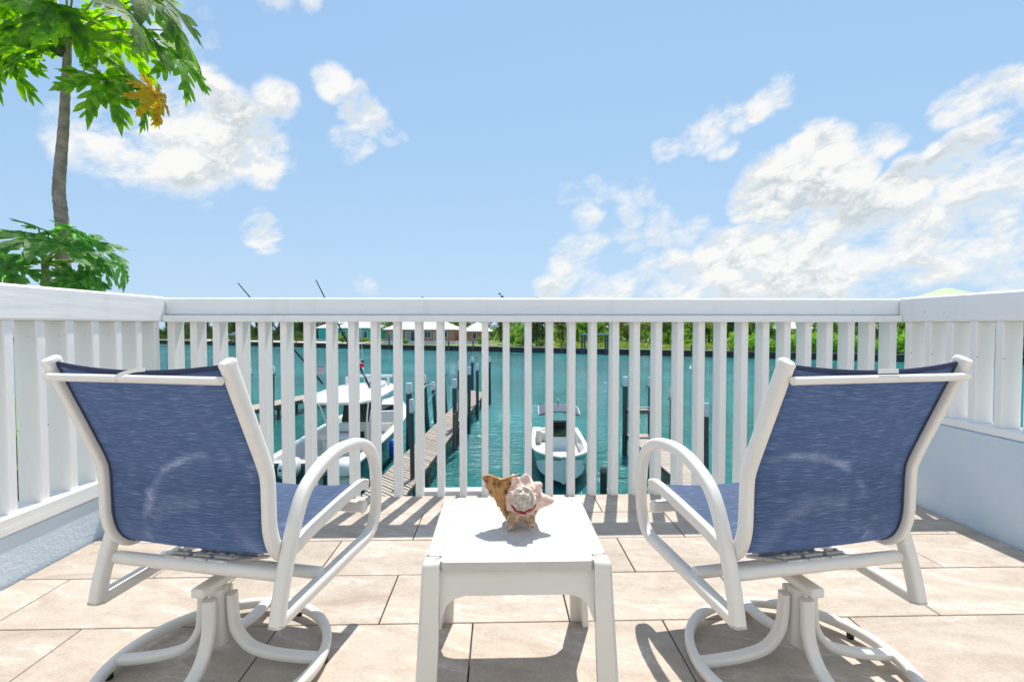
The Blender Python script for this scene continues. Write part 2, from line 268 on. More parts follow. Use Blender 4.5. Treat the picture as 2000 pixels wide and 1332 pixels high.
# ---------------------------------------------------------------- mesh helpers
class MB:
    def __init__(s): s.v = []; s.f = []; s.uv = None
    def add(s, vs, fs):
        k = len(s.v); s.v += [tuple(x) for x in vs]; s.f += [tuple(i+k for i in f) for f in fs]; return s
    def box(s, x0, x1, y0, y1, z0, z1, c=0.):
        """box, with chamfered edges when c > 0"""
        if c <= 0:
            return s.add([(x0,y0,z0),(x1,y0,z0),(x1,y1,z0),(x0,y1,z0),(x0,y0,z1),(x1,y0,z1),(x1,y1,z1),(x0,y1,z1)],
                  [(3,2,1,0),(4,5,6,7),(0,1,5,4),(1,2,6,5),(2,3,7,6),(3,0,4,7)])
        def ringp(d): 
            return [(x0+d,y0),(x1-d,y0),(x1,y0+d),(x1,y1-d),(x1-d,y1),(x0+d,y1),(x0,y1-d),(x0,y0+d)]
        def inn(): return [(x0+c,y0+c),(x1-c,y0+c),(x1-c,y0+c),(x1-c,y1-c),(x1-c,y1-c),(x0+c,y1-c),(x0+c,y1-c),(x0+c,y0+c)]
        k = [(x,y,z0) for x,y in ((x0+c,y0+c),(x1-c,y0+c),(x1-c,y1-c),(x0+c,y1-c))] \
          + [(x,y,z0+c) for x,y in ringp(c)] + [(x,y,z1-c) for x,y in ringp(c)] \
          + [(x,y,z1) for x,y in ((x0+c,y0+c),(x1-c,y0+c),(x1-c,y1-c),(x0+c,y1-c))]
        A, B, T = 0, 4, 12; U = 20
        fs = [(3,2,1,0), (U,U+1,U+2,U+3)]
        for i in range(8): j = (i+1) % 8; fs.append((B+i,B+j,T+j,T+i))
        cor = [0,1,1,2,2,3,3,0]
        for i in range(8):
            j = (i+1) % 8; a, b = cor[i], cor[j]
            if a == b: fs += [(A+a, B+j, B+i), (U+a, T+i, T+j)]
            else: fs += [(A+a, A+b, B+j, B+i), (T+i, T+j, U+b, U+a)]
        return s.add(k, fs)
    def sweep(s, path, sec, side=None, closed=False, scale=None, cap=True):
        path = [Vector(p) for p in path]; n = len(path); m = len(sec); vs = []; fs = []
        prev = None
        for i, p in enumerate(path):
            a = path[(i-1) % n] if (closed or i > 0) else p; b = path[(i+1) % n] if (closed or i < n-1) else p
            t = (b-a).normalized()
            if side is not None:
                sd = (side(i) if callable(side) else Vector(side)); sd = (sd - t*sd.dot(t)).normalized()
            else:
                if prev is None: prev = Vector((0,0,1)) if abs(t.z) < .9 else Vector((1,0,0))
                sd = (prev - t*prev.dot(t)).normalized(); prev = sd
            nn = sd.cross(t); k = scale[i] if scale else 1.
            vs += [p + sd*(x*k) + nn*(y*k) for x, y in sec]
        for i in range(n if closed else n-1):
            j = (i+1) % n
            for q in range(m): r = (q+1) % m; fs.append((i*m+q, i*m+r, j*m+r, j*m+q))
        if cap and not closed: fs += [tuple(range(m-1,-1,-1)), tuple((n-1)*m+q for q in range(m))]
        return s.add(vs, fs)
    def tube(s, path, r, seg=8, scale=None, cap=True):
        return s.sweep(path, [(r*math.cos(2*math.pi*i/seg), r*math.sin(2*math.pi*i/seg)) for i in range(seg)], scale=scale, cap=cap)
    def lathe(s, prof, seg=16, c=(0,0,0)):
        vs = [(c[0]+r*math.cos(2*math.pi*i/seg), c[1]+r*math.sin(2*math.pi*i/seg), c[2]+z) for r, z in prof for i in range(seg)]
        fs = [(k*seg+i, k*seg+(i+1) % seg, (k+1)*seg+(i+1) % seg, (k+1)*seg+i) for k in range(len(prof)-1) for i in range(seg)]
        fs += [tuple(range(seg-1,-1,-1)), tuple((len(prof)-1)*seg+i for i in range(seg))]
        return s.add(vs, fs)
    def prism(s, poly, z0, z1):
        n = len(poly)
        return s.add([(x,y,z0) for x,y in poly]+[(x,y,z1) for x,y in poly],
              [tuple(range(n-1,-1,-1)), tuple(range(n,2*n))]+[(i,(i+1)%n,n+(i+1)%n,n+i) for i in range(n)])
    def loft(s, secs, cap=True, close=False):
        m = len(secs[0]); vs = [p for q in secs for p in q]; fs = []
        for i in range(len(secs)-1):
            for q in range(m if close else m-1): r = (q+1) % m; fs.append((i*m+q, i*m+r, (i+1)*m+r, (i+1)*m+q))
        if cap: fs += [tuple(range(m-1,-1,-1)), tuple((len(secs)-1)*m+q for q in range(m))]
        return s.add(vs, fs)
    def xf(s, mtx): s.v = [tuple(mtx @ Vector(p)) for p in s.v]; return s
    def mesh(s, name, m, smooth=None):
        me = bpy.data.meshes.new(name); me.from_pydata(s.v, [], s.f); me.materials.append(m)
        if s.uv:
            l = me.uv_layers.new(name='UVMap')
            for lp in me.loops: l.data[lp.index].uv = s.uv[lp.vertex_index]
        bm = bmesh.new(); bm.from_mesh(me); bmesh.ops.recalc_face_normals(bm, faces=bm.faces); bm.to_mesh(me); bm.free()
        if smooth is not None:
            for p in me.polygons: p.use_smooth = True
            me.set_sharp_from_angle(angle=R(smooth))
        me.update(); return me
    def build(s, name, m, parent=None, smooth=None): return link(name, s.mesh(name, m, smooth), parent)
def link(name, data, parent=None, loc=None, rot=None, sc=None):
    o = bpy.data.objects.new(name, data); COL.objects.link(o)
    if parent: o.parent = parent
    if loc is not None: o.location = loc
    if rot is not None: o.rotation_euler = rot
    if sc is not None: o.scale = sc
    return o
def tag(o, label, cat, group=None, kind=None):
    if label: o['label'] = label
    if cat: o['category'] = cat
    if group: o['group'] = group
    if kind: o['kind'] = kind
    return o
def thing(name, label, cat, loc=(0,0,0), rz=0., group=None):
    o = link(name, None, None, loc, (0,0,rz)); o.empty_display_size = .1
    return tag(o, label, cat, group)
def struct(o): o['kind'] = 'structure'; return o
def copy_tree(o, parent=None, label=None):
    c = o.copy(); COL.objects.link(c); c.parent = parent
    if label: c['label'] = label
    for ch in o.children: copy_tree(ch, c)
    return c
def rsec(a, b, n=14, e=3.2):
    """rounded rectangle section, half extents a (side) and b (normal)"""
    out = []
    for i in range(n):
        t = 2*math.pi*(i+.5)/n; c, q = math.cos(t), math.sin(t)
        out.append((a*math.copysign(abs(c)**(2/e), c), b*math.copysign(abs(q)**(2/e), q)))
    return out
def spline(pts, per=6, closed=False):
    pts = [Vector(p) for p in pts]; n = len(pts); out = []
    for i in range(n if closed else n-1):
        p0 = pts[(i-1) % n] if (closed or i > 0) else pts[0]*2-pts[1]
        p1, p2 = pts[i], pts[(i+1) % n]
        p3 = pts[(i+2) % n] if (closed or i < n-2) else p2*2-p1
        for k in range(per):
            t = k/per
            out.append(.5*((2*p1)+(p2-p0)*t+(2*p0-5*p1+4*p2-p3)*t*t+(3*p1-p0-3*p2+p3)*t**3))
    if not closed: out.append(pts[-1])
    return out

# ================================================================ setting
WATER, DOCK, BANK = -5.075, -4.10, -3.92
b = MB(); b.add([(-1500,-300,WATER),(1500,-300,WATER),(1500,2600,WATER),(-1500,2600,WATER)], [(0,1,2,3)])
struct(b.build('water', waterm))
# far bank: its edge runs obliquely, nearer on the right
BO = Vector((3., 112.5, 0)); BA = math.atan(-.48); BU = Vector((math.cos(BA), math.sin(BA), 0)); BN = Vector((-BU.y, BU.x, 0))
def bank(px, d, z=BANK):
    """point on the far bank seen at photo column px, d metres inland of the seawall"""
    r = ray(px, 637); o = BO + BN*d
    t = (o - EYEP).dot(BN) / r.dot(BN); p = EYEP + r*t
    return Vector((p.x, p.y, z))
def bl(s_, d, z): p = BO + BU*s_ + BN*d; return (p.x, p.y, z)
rr = random.Random(5)
cols = [-420+i*12 for i in range(75)]; rows = [0.7,3,6,10,16,25,40,70,140,400]
vs = []; fs = []
for j, d in enumerate(rows):
    for s_ in cols: vs.append(bl(s_, d, BANK + (0 if j == 0 else rr.uniform(-.05,.18)) + min(d,60)*.012))
for j in range(len(rows)-1):
    for i in range(len(cols)-1): a = j*len(cols)+i; fs.append((a,a+1,a+len(cols)+1,a+len(cols)))
struct(MB().add(vs, fs).build('far_bank_ground', grass, smooth=60))
# near bank beneath the house
b = MB(); b.box(-60, 60, -60, 11.5, -6, -4.25); struct(b.build('near_bank_ground', earth))
# far seawall
sw = thing('seawall', 'long dark concrete seawall along the far bank of the canal', 'seawall', (0,0,0))
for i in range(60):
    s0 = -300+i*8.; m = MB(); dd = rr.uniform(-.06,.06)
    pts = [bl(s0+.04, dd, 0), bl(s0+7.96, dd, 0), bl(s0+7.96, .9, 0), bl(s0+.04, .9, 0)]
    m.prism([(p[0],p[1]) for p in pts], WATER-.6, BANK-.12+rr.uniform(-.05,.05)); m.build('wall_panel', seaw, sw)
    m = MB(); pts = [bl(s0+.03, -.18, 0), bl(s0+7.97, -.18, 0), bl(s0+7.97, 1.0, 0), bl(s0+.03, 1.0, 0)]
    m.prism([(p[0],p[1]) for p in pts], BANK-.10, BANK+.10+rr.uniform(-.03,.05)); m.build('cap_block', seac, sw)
# sandy strip on the left part of the bank
m = MB(); vs = []; L_ = 26
for i in range(L_): s_ = -118+i*2.9; vs += [bl(s_, 1.05, BANK+.13), bl(s_, 6+2.2*math.sin(i*.9)+rr.uniform(-.6,.6), BANK+.42)]
m.add(vs, [(2*i,2*i+2,2*i+3,2*i+1) for i in range(L_-1)]); struct(m.build('sand_strip', sand))

# ---------------------------------------------------------------- deck
XL, XR, YF, YB = -1.752, 2.165, 2.634, -.60
deck = struct(MB().box(XL-.2, XR+.2, YB, YF+.022, -.34, -.018).build('deck_floor', slabm))
TP, TG = .597, .0045
bounds = [2.656, 2.400, 2.1015, 1.805, 1.5035, 1.2045, .906, .607, .309, .010, -.289, -.588]
tmesh = {}
for k in range(len(bounds)-1):
    y1, y0 = bounds[k]-TG/2, bounds[k+1]+TG/2
    xo = -.376 if k % 2 else -.083
    i0 = math.floor((XL-xo)/TP)
    x = xo + i0*TP
    while x < XR:
        a, c = max(x+TG/2, XL+.010), min(x+TP-TG/2, XR-.010)
        if c-a > .02:
            w, d = round(c-a, 4), round(y1-y0, 4)
            if (w, d) not in tmesh: tmesh[(w, d)] = MB().box(-w/2, w/2, -d/2, d/2, -.0175, 0, .0016).mesh('tile', tilem)
            o = link('tile', tmesh[(w, d)], deck, ((a+c)/2, (y0+y1)/2, random.uniform(-.0006,.0006)))
            o.rotation_euler = (random.uniform(-.001,.001), random.uniform(-.001,.001), 0)
        x += TP
# support below the deck
sup = thing('lower_storey', 'white lower storey wall carrying the deck', 'building', (0,0,-4.25))
MB().box(XL-.15, XR+.15, YB, YF-.1, 0, 3.9).build('wall', trimw, sup)
# unseen house front behind the viewer, added close and white for bounce light
hb = thing('bounce_house_front', 'unseen white house front with a sliding door, added behind the deck for bounce light', 'house', (0, YB, -4.25))
MB().box(-6, -1.3, -.30, -.002, 0, 8.2).build('wall', trimw, hb); MB().box(1.3, 6, -.30, -.002, 0, 8.2).build('wall', trimw, hb)
MB().box(-1.298, 1.298, -.30, -.003, 6.4, 8.2).build('lintel', trimw, hb); MB().box(-1.298, 1.298, -.30, -.003, 0, 4.23).build('wall', trimw, hb)
for k in (-1, 1): MB().box(k*.65-.60, k*.65+.60, -.18, -.15, 4.29, 6.34).build('door_pane', curtain, hb)
for k in (-1.27, 0, 1.27): MB().box(k-.03, k+.03, -.21, -.12, 4.235, 6.395, .004).build('door_frame', trimw, hb)
# white ledge boards outside the balusters
for (x0, x1, lab) in ((-.44, .12, 'white ledge board at deck level behind the balusters and the shell'), (.86, 1.5, 'short white ledge board at deck level behind the balusters, by the right chair')):
    o = MB().box(x0, x1, YF+.092, YF+.15, -.06, .002, .003).build('ledge_board', rail_white); tag(o, lab, 'ledge')

# side walls
wl = MB().box(XL-.20, XL, YB, YF+.10, -.30, .180, .006).build('low_wall', plaster); tag(wl, 'pale blue plastered low wall, the lower of two, on the papaya side', 'wall')
wr = MB().box(XR, XR+.20, YB, YF+.10, -.30, .440, .006).build('low_wall', plaster); tag(wr, 'pale blue plastered low wall, the taller of two, facing the papaya side', 'wall')

# railings
def baluster_mesh(w, d, h): 
    return MB().box(-w/2, w/2, -d/2, d/2, 0, h, .0035).mesh('baluster', white)
fr = thing('front_railing', 'white wooden railing with upright balusters along the canal edge of the deck', 'railing', (0, YF, 0))
RTOP, RBOT = 1.076, .947
bmesh_front = baluster_mesh(.037, .089, RBOT+.02+.30)
x = .039 - .1185*15
while x < 2.19:
    link('baluster', bmesh_front, fr, (x+random.uniform(-.0015,.0015), .0445, -.30), (random.uniform(-.0015,.0015), random.uniform(-.002,.002), random.uniform(-.03,.03)))
    x += .1185
MB().box(XL-.11, XR+.13, -.004, .10, .984, RTOP, .008).build('top_rail', rail_white, fr)
MB().box(XL-.002, XR+.019, -.042, .05, RBOT, .982, .004).build('trim_board', rail_white, fr)
def side_railing(sgn, X, zb, y_first, pitch, n, label):
    t = thing('side_railing', label, 'railing', (X, 0, zb))
    bm_ = baluster_mesh(.089, .038, RBOT-zb-.036)
    for i in range(n):
        link('baluster', bm_, t, (sgn*.0445, y_first-i*pitch, .036), (random.uniform(-.002,.002), random.uniform(-.002,.002), random.uniform(-.02,.02)))
    MB().box(min(0,sgn*.105)-(.008 if sgn > 0 else 0), max(0,sgn*.105)+(.008 if sgn < 0 else 0), YB, YF-.007, RBOT-zb, RTOP-zb+.002, .008).build('top_rail', rail_side, t)
    MB().box(min(0,sgn*.11)-(.02 if sgn > 0 else 0), max(0,sgn*.11)+(.02 if sgn < 0 else 0), YB, YF-.01, .002, .038 if sgn > 0 else .066, .004).build('bottom_rail', rail_side, t)
    return t
side_railing(-1, XL-.012, .180, 2.572, .128, 24, 'white baluster railing on top of the lower pale blue wall, papaya side')
side_railing(1, XR+.03, .440, 2.572, .121, 26, 'white baluster railing on top of the taller pale blue wall')

# ---------------------------------------------------------------- swivel chairs
FRAME_Y = [(-.292,.846),(-.2565,.765),(-.212,.664),(-.1815,.592),(-.1735,.556),(-.1715,.50),(-.1685,.44),(-.152,.390),(-.118,.358),(-.075,.358),(-.02,.3715),(.06,.384),(.14,.3955),(.215,.404),(.27,.4075),(.302,.398)]
ARM_Y = [(-.184,.219),(-.164,.30),(-.125,.41),(-.085,.488),(-.036,.529),(.035,.5575),(.11,.5685),(.2,.561),(.263,.535),(.302,.4915),(.319,.43),(.3215,.34),(.3,.275),(.257,.2465),(.16,.241),(.05,.2355),(-.05,.231),(-.13,.227),(-.176,.2245)]
def make_chair(label, loc, rz):
    c = thing('swivel_chair', label, 'chair', loc, rz, 'swivel patio chairs')
    w, wa = .233, .2595
    fpath = spline([(0, y, z) for y, z in FRAME_Y], 5)
    for s in (-1, 1):
        o = MB().sweep([(s*w, p.y, p.z) for p in fpath], rsec(.0115, .0180, 16, 3.8), side=(1,0,0)).build('back_and_seat_tube', powder, c, 50)
        t = (fpath[0]-fpath[1]).normalized()
        MB().sweep([Vector((s*w, fpath[0].y, fpath[0].z))+t*k for k in (-.004, .003, .0065)], rsec(.0122,.0188,16,3.8), side=(1,0,0), scale=[1,1,.84]).build('end_cap', powder, o, 50)
        p = Vector((s*(w-.014), -.118, .358))
        MB().sweep([p, p-Vector((s*.004,0,0))], rsec(.006,.006,10,2), side=(0,0,1)).build('screw', powder_cap, o, 30)
        apath = spline([(s*wa, y, z) for y, z in ARM_Y], 5)
        ar = MB().sweep(apath, rsec(.0165, .0165, 16, 3.4), side=(1,0,0)).build('arm_frame', powder, c, 50)
        t = (apath[0]-apath[1]).normalized()
        MB().sweep([apath[0]-t*.002, apath[0]+t*.004], rsec(.0170,.0170,16,3.4), side=(1,0,0)).build('end_plug', powder_cap, ar, 40)
    # sling: one cloth over back and seat with a small sag
    b = MB(); nu = 12; L = 0.; uv = []
    path = [fpath[0].lerp(fpath[1], .45)] + fpath[1:-2]
    pts = []
    for i, p in enumerate(path):
        if i: L += (p-path[i-1]).length
        a = path[max(i-1,0)]; d = path[min(i+1,len(path)-1)]; t = (d-a).normalized(); nrm = Vector((0, t.z, -t.y))
        for k in range(nu+1):
            u = (k/nu*2-1)*(w-.010)
            sag = (1-(2*k/nu-1)**2)
            bow = .012 if p.z > .5 else (.006 if p.y < -.02 else .016)
            pull = -.011*sag*max(0, 1-i/9)
            q = Vector((u, p.y, p.z)) - nrm*(sag*bow*(-1 if p.z > .45 and p.y < 0 else -1)) 
            pts.append((q.x, q.y, q.z+pull)); uv.append((u, L))
    b.add(pts, [(i*(nu+1)+k, i*(nu+1)+k+1, (i+1)*(nu+1)+k+1, (i+1)*(nu+1)+k) for i in range(len(path)-1) for k in range(nu)])
    b.uv = [(u, L-v) for u, v in uv]
    sl = b.build('sling', slings[-1 if loc[0] < 0 else 1], c, 80)
    sm = sl.modifiers.new('thickness', 'SOLIDIFY'); sm.thickness = .0022; sm.offset = 0
    for s in (-1, 1):
        MB().tube([(s*(w-.0165), p.y, p.z) for p in path], .0042, 6).build('edge_cord', hemm, sl, 60)
    # hem at the top and seat front
    MB().sweep([Vector(q)+Vector((0,.002,0)) for q in pts[:nu+1]], rsec(.0060,.0035,8,2), side=(0,0,1)).build('hem', hemm, sl, 60)
    if loc[0] < 0:
        MB().sweep(spline([(-.03,-.316,.806),(-.015,-.320,.818),(.02,-.318,.829),(.045,-.312,.832)],4), rsec(.0045,.0012,8,3), side=(0,0,1)).build('cable_tie', gel, c, 60)
    else:
        MB().box(-.018,.035,path[0].y-.0205,path[0].y-.019,.822,.832).build('care_tag', gel, sl)
    # cross bars
    def bar(name, y, z, r, wid, m=powder, dz=0.):
        return MB().tube([(-wid, y, z), (-wid*.5, y, z+dz), (0, y, z+dz), (wid*.5, y, z+dz), (wid, y, z)], r, 14).build(name, m, c, 50)
    bar('top_bar', -.306, .810, .0090, w-.004)
    bar('rear_cross_tube', -.142, .318, .0165, wa-.012)
    bar('front_cross_tube', .005, .250, .0165, wa-.004)
    MB().box(-wa+.012, wa-.012, .262, .290, .315, .352, .006).build('seat_front_bar', powder, c)
    # spring plates with bolts
    for k in (-1, 0, 1):
        pl = MB().box(-.028, .028, -.085, .085, -.004, .004, .001).build('spring_plate', powder_cap, c)
        pl.location = (k*.064, -.066, .306); pl.rotation_euler = (R(-20), 0, 0)
        for yy in (-.055, .045):
            MB().box(-.026, .026, yy-.014, yy+.014, .0045, .012, .002).build('clamp_plate', powder_cap, pl)
            for xx in (-.014, .014): MB().lathe([(.006,.0125),(.006,.016),(.003,.018)], 8, (xx, yy, 0)).build('bolt', powder_cap, pl, 40)
        MB().box(-.024, .024, -.075, -.035, -.012, -.0046, .002).build('lower_clamp', powder_cap, pl)
    # swivel block, post, spider legs, ring
    ay = -.075
    MB().box(-.019, .019, ay-.070, ay+.10, .232, .256, .004).build('swivel_bracket', powder, c)
    hub = MB().lathe([(.022,.075),(.024,.078),(.024,.226),(.018,.231)], 18, (0, ay, 0)).build('swivel_post', powder, c, 40)
    ring = [(math.cos(2*math.pi*i/56)*.272, ay+math.sin(2*math.pi*i/56)*.272, .030) for i in range(56)]
    rg = MB().sweep(ring, rsec(.0150, .0130, 12, 2.8), side=(0,0,1), closed=True).build('base_ring', powder, c, 60)
    for k in range(6):
        a = 2*math.pi*(k+.3)/6
        MB().lathe([(.008,0),(.010,.003),(.010,.016)], 10, (math.cos(a)*.272, ay+math.sin(a)*.272, 0)).build('glide_pad', rubber, rg, 40)
    for k in range(4):
        a = math.pi/2*k + R(-90) + LEG_ROT
        prof = spline([(.038,.212),(.040,.16),(.050,.11),(.085,.066),(.14,.046),(.205,.036),(.262,.031)], 5)
        dv = Vector((math.cos(a), math.sin(a), 0)); sv = Vector((-dv.y, dv.x, 0))
        lg = MB().sweep([Vector((0, ay, 0))+dv*p.x+Vector((0,0,p.y)) for p in [Vector((q.x,q.y,0)) for q in prof]], rsec(.0165,.0105,14,4.), side=sv).build('base_leg', powder, c, 45)
    return c
LEG_ROT = R(12)
make_chair('white swivel sling chair with blue fabric, standing between the side table and the lower wall', (-.738, 1.383, 0), -.219)
LEG_ROT = R(-8)
make_chair('white swivel sling chair with blue fabric, standing between the side table and the taller wall', (.788, 1.345, 0), .170)

# ---------------------------------------------------------------- side table
def tabletop_mat():
    m = bpy.data.materials.new('dimmed_resin_tabletop'); m.use_nodes = True; t = m.node_tree; t.nodes.clear()
    tc = N(t, 'ShaderNodeTexCoord').outputs['Object']; s = N(t, 'ShaderNodeSeparateXYZ', inp={0: tc}); x, y = s.outputs[0], s.outputs[1]
    def lines(e):
        f = M_(t, 'FRACT', M_(t, 'ADD', M_(t, 'MULTIPLY', e, 1/.118), .5)); return M_(t, 'LESS_THAN', M_(t, 'ABSOLUTE', M_(t, 'SUBTRACT', f, .5)), .015)
    l = M_(t, 'MAXIMUM', lines(M_(t,'ADD',M_(t,'MULTIPLY',x,1.28),y)), lines(M_(t,'SUBTRACT',M_(t,'MULTIPLY',x,1.28),y)))
    inside = M_(t, 'MULTIPLY', M_(t,'LESS_THAN',M_(t,'ABSOLUTE',x),.172), M_(t,'LESS_THAN',M_(t,'ABSOLUTE',y),.172))
    bx_ = M_(t, 'MAXIMUM', M_(t,'ABSOLUTE',x), M_(t,'ABSOLUTE',y)); border = M_(t, 'LESS_THAN', M_(t,'ABSOLUTE',M_(t,'SUBTRACT',bx_,.172)), .0012)
    g = M_(t, 'MAXIMUM', M_(t,'MULTIPLY',l,inside), border)
    g = M_(t, 'MULTIPLY', g, N(t,'ShaderNodeMapRange',inp={'Value':N(t,'ShaderNodeTexNoise',inp={'Vector':tc,'Scale':30.,'Detail':3.}).outputs['Fac'],'From Min':.3,'From Max':.6,'To Min':.35,'To Max':1.}).outputs[0])
    n = N(t, 'ShaderNodeTexNoise', inp={'Vector': tc, 'Scale': 14., 'Detail': 6., 'Roughness': .65}).outputs['Fac']
    c0 = N(t, 'ShaderNodeMix', data_type='RGBA', inp={0: N(t,'ShaderNodeMapRange',inp={'Value':n,'From Min':.35,'From Max':.7}).outputs[0], 6: (.58,.56,.53,1), 7: (.53,.51,.485,1)}).outputs[2]  # darkened copy of the leg plastic, so the sunlit top stays below white
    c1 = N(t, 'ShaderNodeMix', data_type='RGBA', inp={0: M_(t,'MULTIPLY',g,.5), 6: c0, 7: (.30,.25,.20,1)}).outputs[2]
    b = N(t, 'ShaderNodeBump', inp={'Strength': .5, 'Distance': .0012, 'Height': M_(t,'SUBTRACT',1.,g)})
    p = N(t, 'ShaderNodeBsdfPrincipled', inp={'Base Color': c1, 'Roughness': .42, 'Normal': b.outputs[0]})
    N(t, 'ShaderNodeOutputMaterial', inp={0: p.outputs[0]}); return m
TZ, TH = .400, .208
tb = thing('side_table', 'square white resin side table with arched aprons, holding the conch shell', 'table', (.040, 1.285, 0))
def rnd_poly(h, notch, r=.008):
    # square with a small step cut at every corner (the legs fill the corners)
    pts = []
    for k in range(4):
        a = math.pi/2*k; ca, sa = round(math.cos(a)), round(math.sin(a))
        for x, y in ((h, -h+notch+r), (h, h-notch-r), (h-r, h-notch), (h-notch+.002, h-notch), (h-notch, h-notch+.002), (h-notch, h-r)):
            pts.append((ca*x-sa*y, sa*x+ca*y))
    return pts
poly = rnd_poly(TH, .034)
def ring_at(scale, z): return [(x*scale, y*scale, z) for x, y in poly]
b = MB(); b.loft([ring_at(1., TZ-.022), ring_at(1., TZ-.007), ring_at(.992, TZ-.002), ring_at(.972, TZ)], close=True)
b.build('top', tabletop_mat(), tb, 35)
for k in range(4):     # arched aprons
    n = 22; A0 = TH-.034
    up, dn = [], []
    for i in range(n+1):
        u = -1+2*i/n; x = u*A0
        e = max(0, (abs(x)-(A0-.062))/.062); zz = TZ-.078-.062*(1-math.sqrt(max(0, 1-e*e)))
        dn.append((x, zz))
    b = MB(); vs = []
    for (x, z) in dn:
        tilt0 = TH-.010; bot = tilt0+.010*(TZ-z)/.1
        vs += [(x, -tilt0, TZ-.021), (x, -bot, z), (x, -bot+.014, z-.002), (x, -tilt0+.012, TZ-.021)]
    b.loft([vs[4*i:4*i+4] for i in range(n+1)], close=True)
    b.xf(Matrix.Rotation(math.pi/2*k, 4, 'Z')); b.build('apron', plastic, tb, 40)
for sx in (-1, 1):     # corner legs: an angle that tapers and splays outward, rising to the table surface
    for sy in (-1, 1):
        secs = []
        for z, off, wd in ((0, .234, .050), (.10, .2285, .048), (.20, .223, .046), (.30, .2175, .043), (.36, .2145, .041), (.384, .2135, .040), (.3925, .2115, .038), (.3965, .2075, .034)):
            o_, t_ = off, (.018 if z < .35 else .037)
            L1 = [(o_, o_-.008), (o_-.008, o_), (o_-wd, o_), (o_-wd, o_-t_), (o_-t_-.004, o_-t_), (o_-t_, o_-t_-.004), (o_-t_, o_-wd), (o_, o_-wd)]
            
            secs.append([(sx*x, sy*y, z) for x, y in L1])
        MB().loft(secs, close=True).build('leg', plastic, tb, 40)

# ---------------------------------------------------------------- conch shell
conch = thing('conch_shell', 'pink and white spiny conch shell with orange brown flared lip on the white side table', 'shell', (.055, 1.250, TZ+.0005))
CC = Vector((.006, .012, .066))
SP = [((1.0,-.25,-.02),.032,.28),((.72,-.25,.70),.022,.24),((.10,-.25,1.0),.025,.20),((-.45,-.15,1.0),.028,.24),((.36,-.34,-1.0),.030,.30),((-.52,-.34,-1.0),.040,.27),
      ((.9,.35,.45),.012,.25),((.3,.5,.9),.012,.25)]
SP = [(Vector(d).normalized(), a, s) for d, a, s in SP]
TILT = Matrix.Rotation(R(16), 3, 'X')      # the spire points up towards the deck's middle
def rad(d):
    base = .0485; e = TILT @ d
    if e.y > 0: base += .050*e.y**3
    ax = math.hypot(e.x, e.z)
    if e.y < 0:      # spire: stepped cone towards -y
        q = max(0, 1-ax/.80); base += .022*q + .0035*math.sin(q*19)*(.3+q) 
        th = math.atan2(e.z, e.x)
        if .22 < q < .75: base += .0032*max(0, math.sin(th*9+q*20))
    for s, a, w in SP:
        ang = math.acos(max(-1, min(1, d.dot(s)))); base += a*math.exp(-(ang/w)**2*1.1)*(1 if a > .03 else .9)
    base += .0045*nz_.fractal(d*3.2+Vector((5,2,9)), .8, 2., 4)
    return base
bm = bmesh.new(); bmesh.ops.create_icosphere(bm, subdivisions=6, radius=1.)
rc = random.Random(2)
lay = bm.verts.layers.float_color.new('shell_colour')
for v in bm.verts:
    d = v.co.normalized(); r = rad(d); v.co = CC + d*r
    e = TILT @ d; ax = math.hypot(e.x, e.z); th = math.atan2(e.z, e.x)
    pink = Vector((.72,.50,.41)); whitec = Vector((.60,.53,.46)); brown = Vector((.30,.155,.06)); tan = Vector((.62,.42,.26))
    col = pink.lerp(whitec, max(0, min(1, (.62-ax)*4)) if e.y < 0 else .2)
    nz = math.sin(d.x*14+2)*math.sin(d.z*17+1)+.5*math.sin(d.x*41+d.z*37)+rc.uniform(-.3,.3)
    if -2.5 < th < -.7 and ax > .78 and d.y < .5:
        f = max(0, min(1, (ax-.78)*9+nz*.3)); f *= max(0, min(1, (r < .085)*1.0)); col = col.lerp(brown if nz > -.3 else tan, f*.9)
    if r > .085 and d.z < -.3: col = col.lerp(Vector((.45,.40,.34)), min(1,(r-.085)*40))
    if r > .10 and d.z > -.3 and d.y < .4: col = col.lerp(Vector((.74,.66,.54)), .5)
    if ax < .5 and e.y < 0 and math.sin(th*8+ax*30) > .3: col = col*.78
    q = nz_.fractal(v.co*70, .8, 2., 4); q2 = nz_.fractal(v.co*190+Vector((3,1,7)), .8, 2., 3)
    col = col.lerp(Vector((.46,.33,.22)), max(0, min(.75, q*1.1-.12)))
    col = col.lerp(Vector((.80,.74,.66)), max(0, min(.7, -q*1.0-.1)))
    if ax < .62 and e.y < 0: col = col*(1-.35*max(0, min(1, q2*1.6)))
    v[lay] = (*col, 1)
me = bpy.data.meshes.new('shell_body'); bm.to_mesh(me); bm.free()
def shell_mat():
    m = bpy.data.materials.new('shell'); m.use_nodes = True; t = m.node_tree; t.nodes.clear()
    a = N(t, 'ShaderNodeAttribute', attribute_name='shell_colour').outputs['Color']
    tc = N(t, 'ShaderNodeTexCoord').outputs['Object']
    n = N(t, 'ShaderNodeTexNoise', inp={'Vector': tc, 'Scale': 120., 'Detail': 6., 'Roughness': .65}).outputs['Fac']
    c = N(t, 'ShaderNodeHueSaturation', inp={'Value': M_(t,'ADD',.72,M_(t,'MULTIPLY',n,.56)), 'Color': a}).outputs[0]
    b = N(t, 'ShaderNodeBump', inp={'Strength': .5, 'Distance': .003, 'Height': n})
    p = N(t, 'ShaderNodeBsdfPrincipled', inp={'Base Color': c, 'Roughness': .5, 'Normal': b.outputs[0]})
    N(t, 'ShaderNodeOutputMaterial', inp={0: p.outputs[0]}); return m
me.materials.append(shell_mat())
for p in me.polygons: p.use_smooth = True
body = link('shell_body', me, conch)
zmin = min(v.co.z for v in me.vertices); conch.location.z = TZ + .0005 - zmin
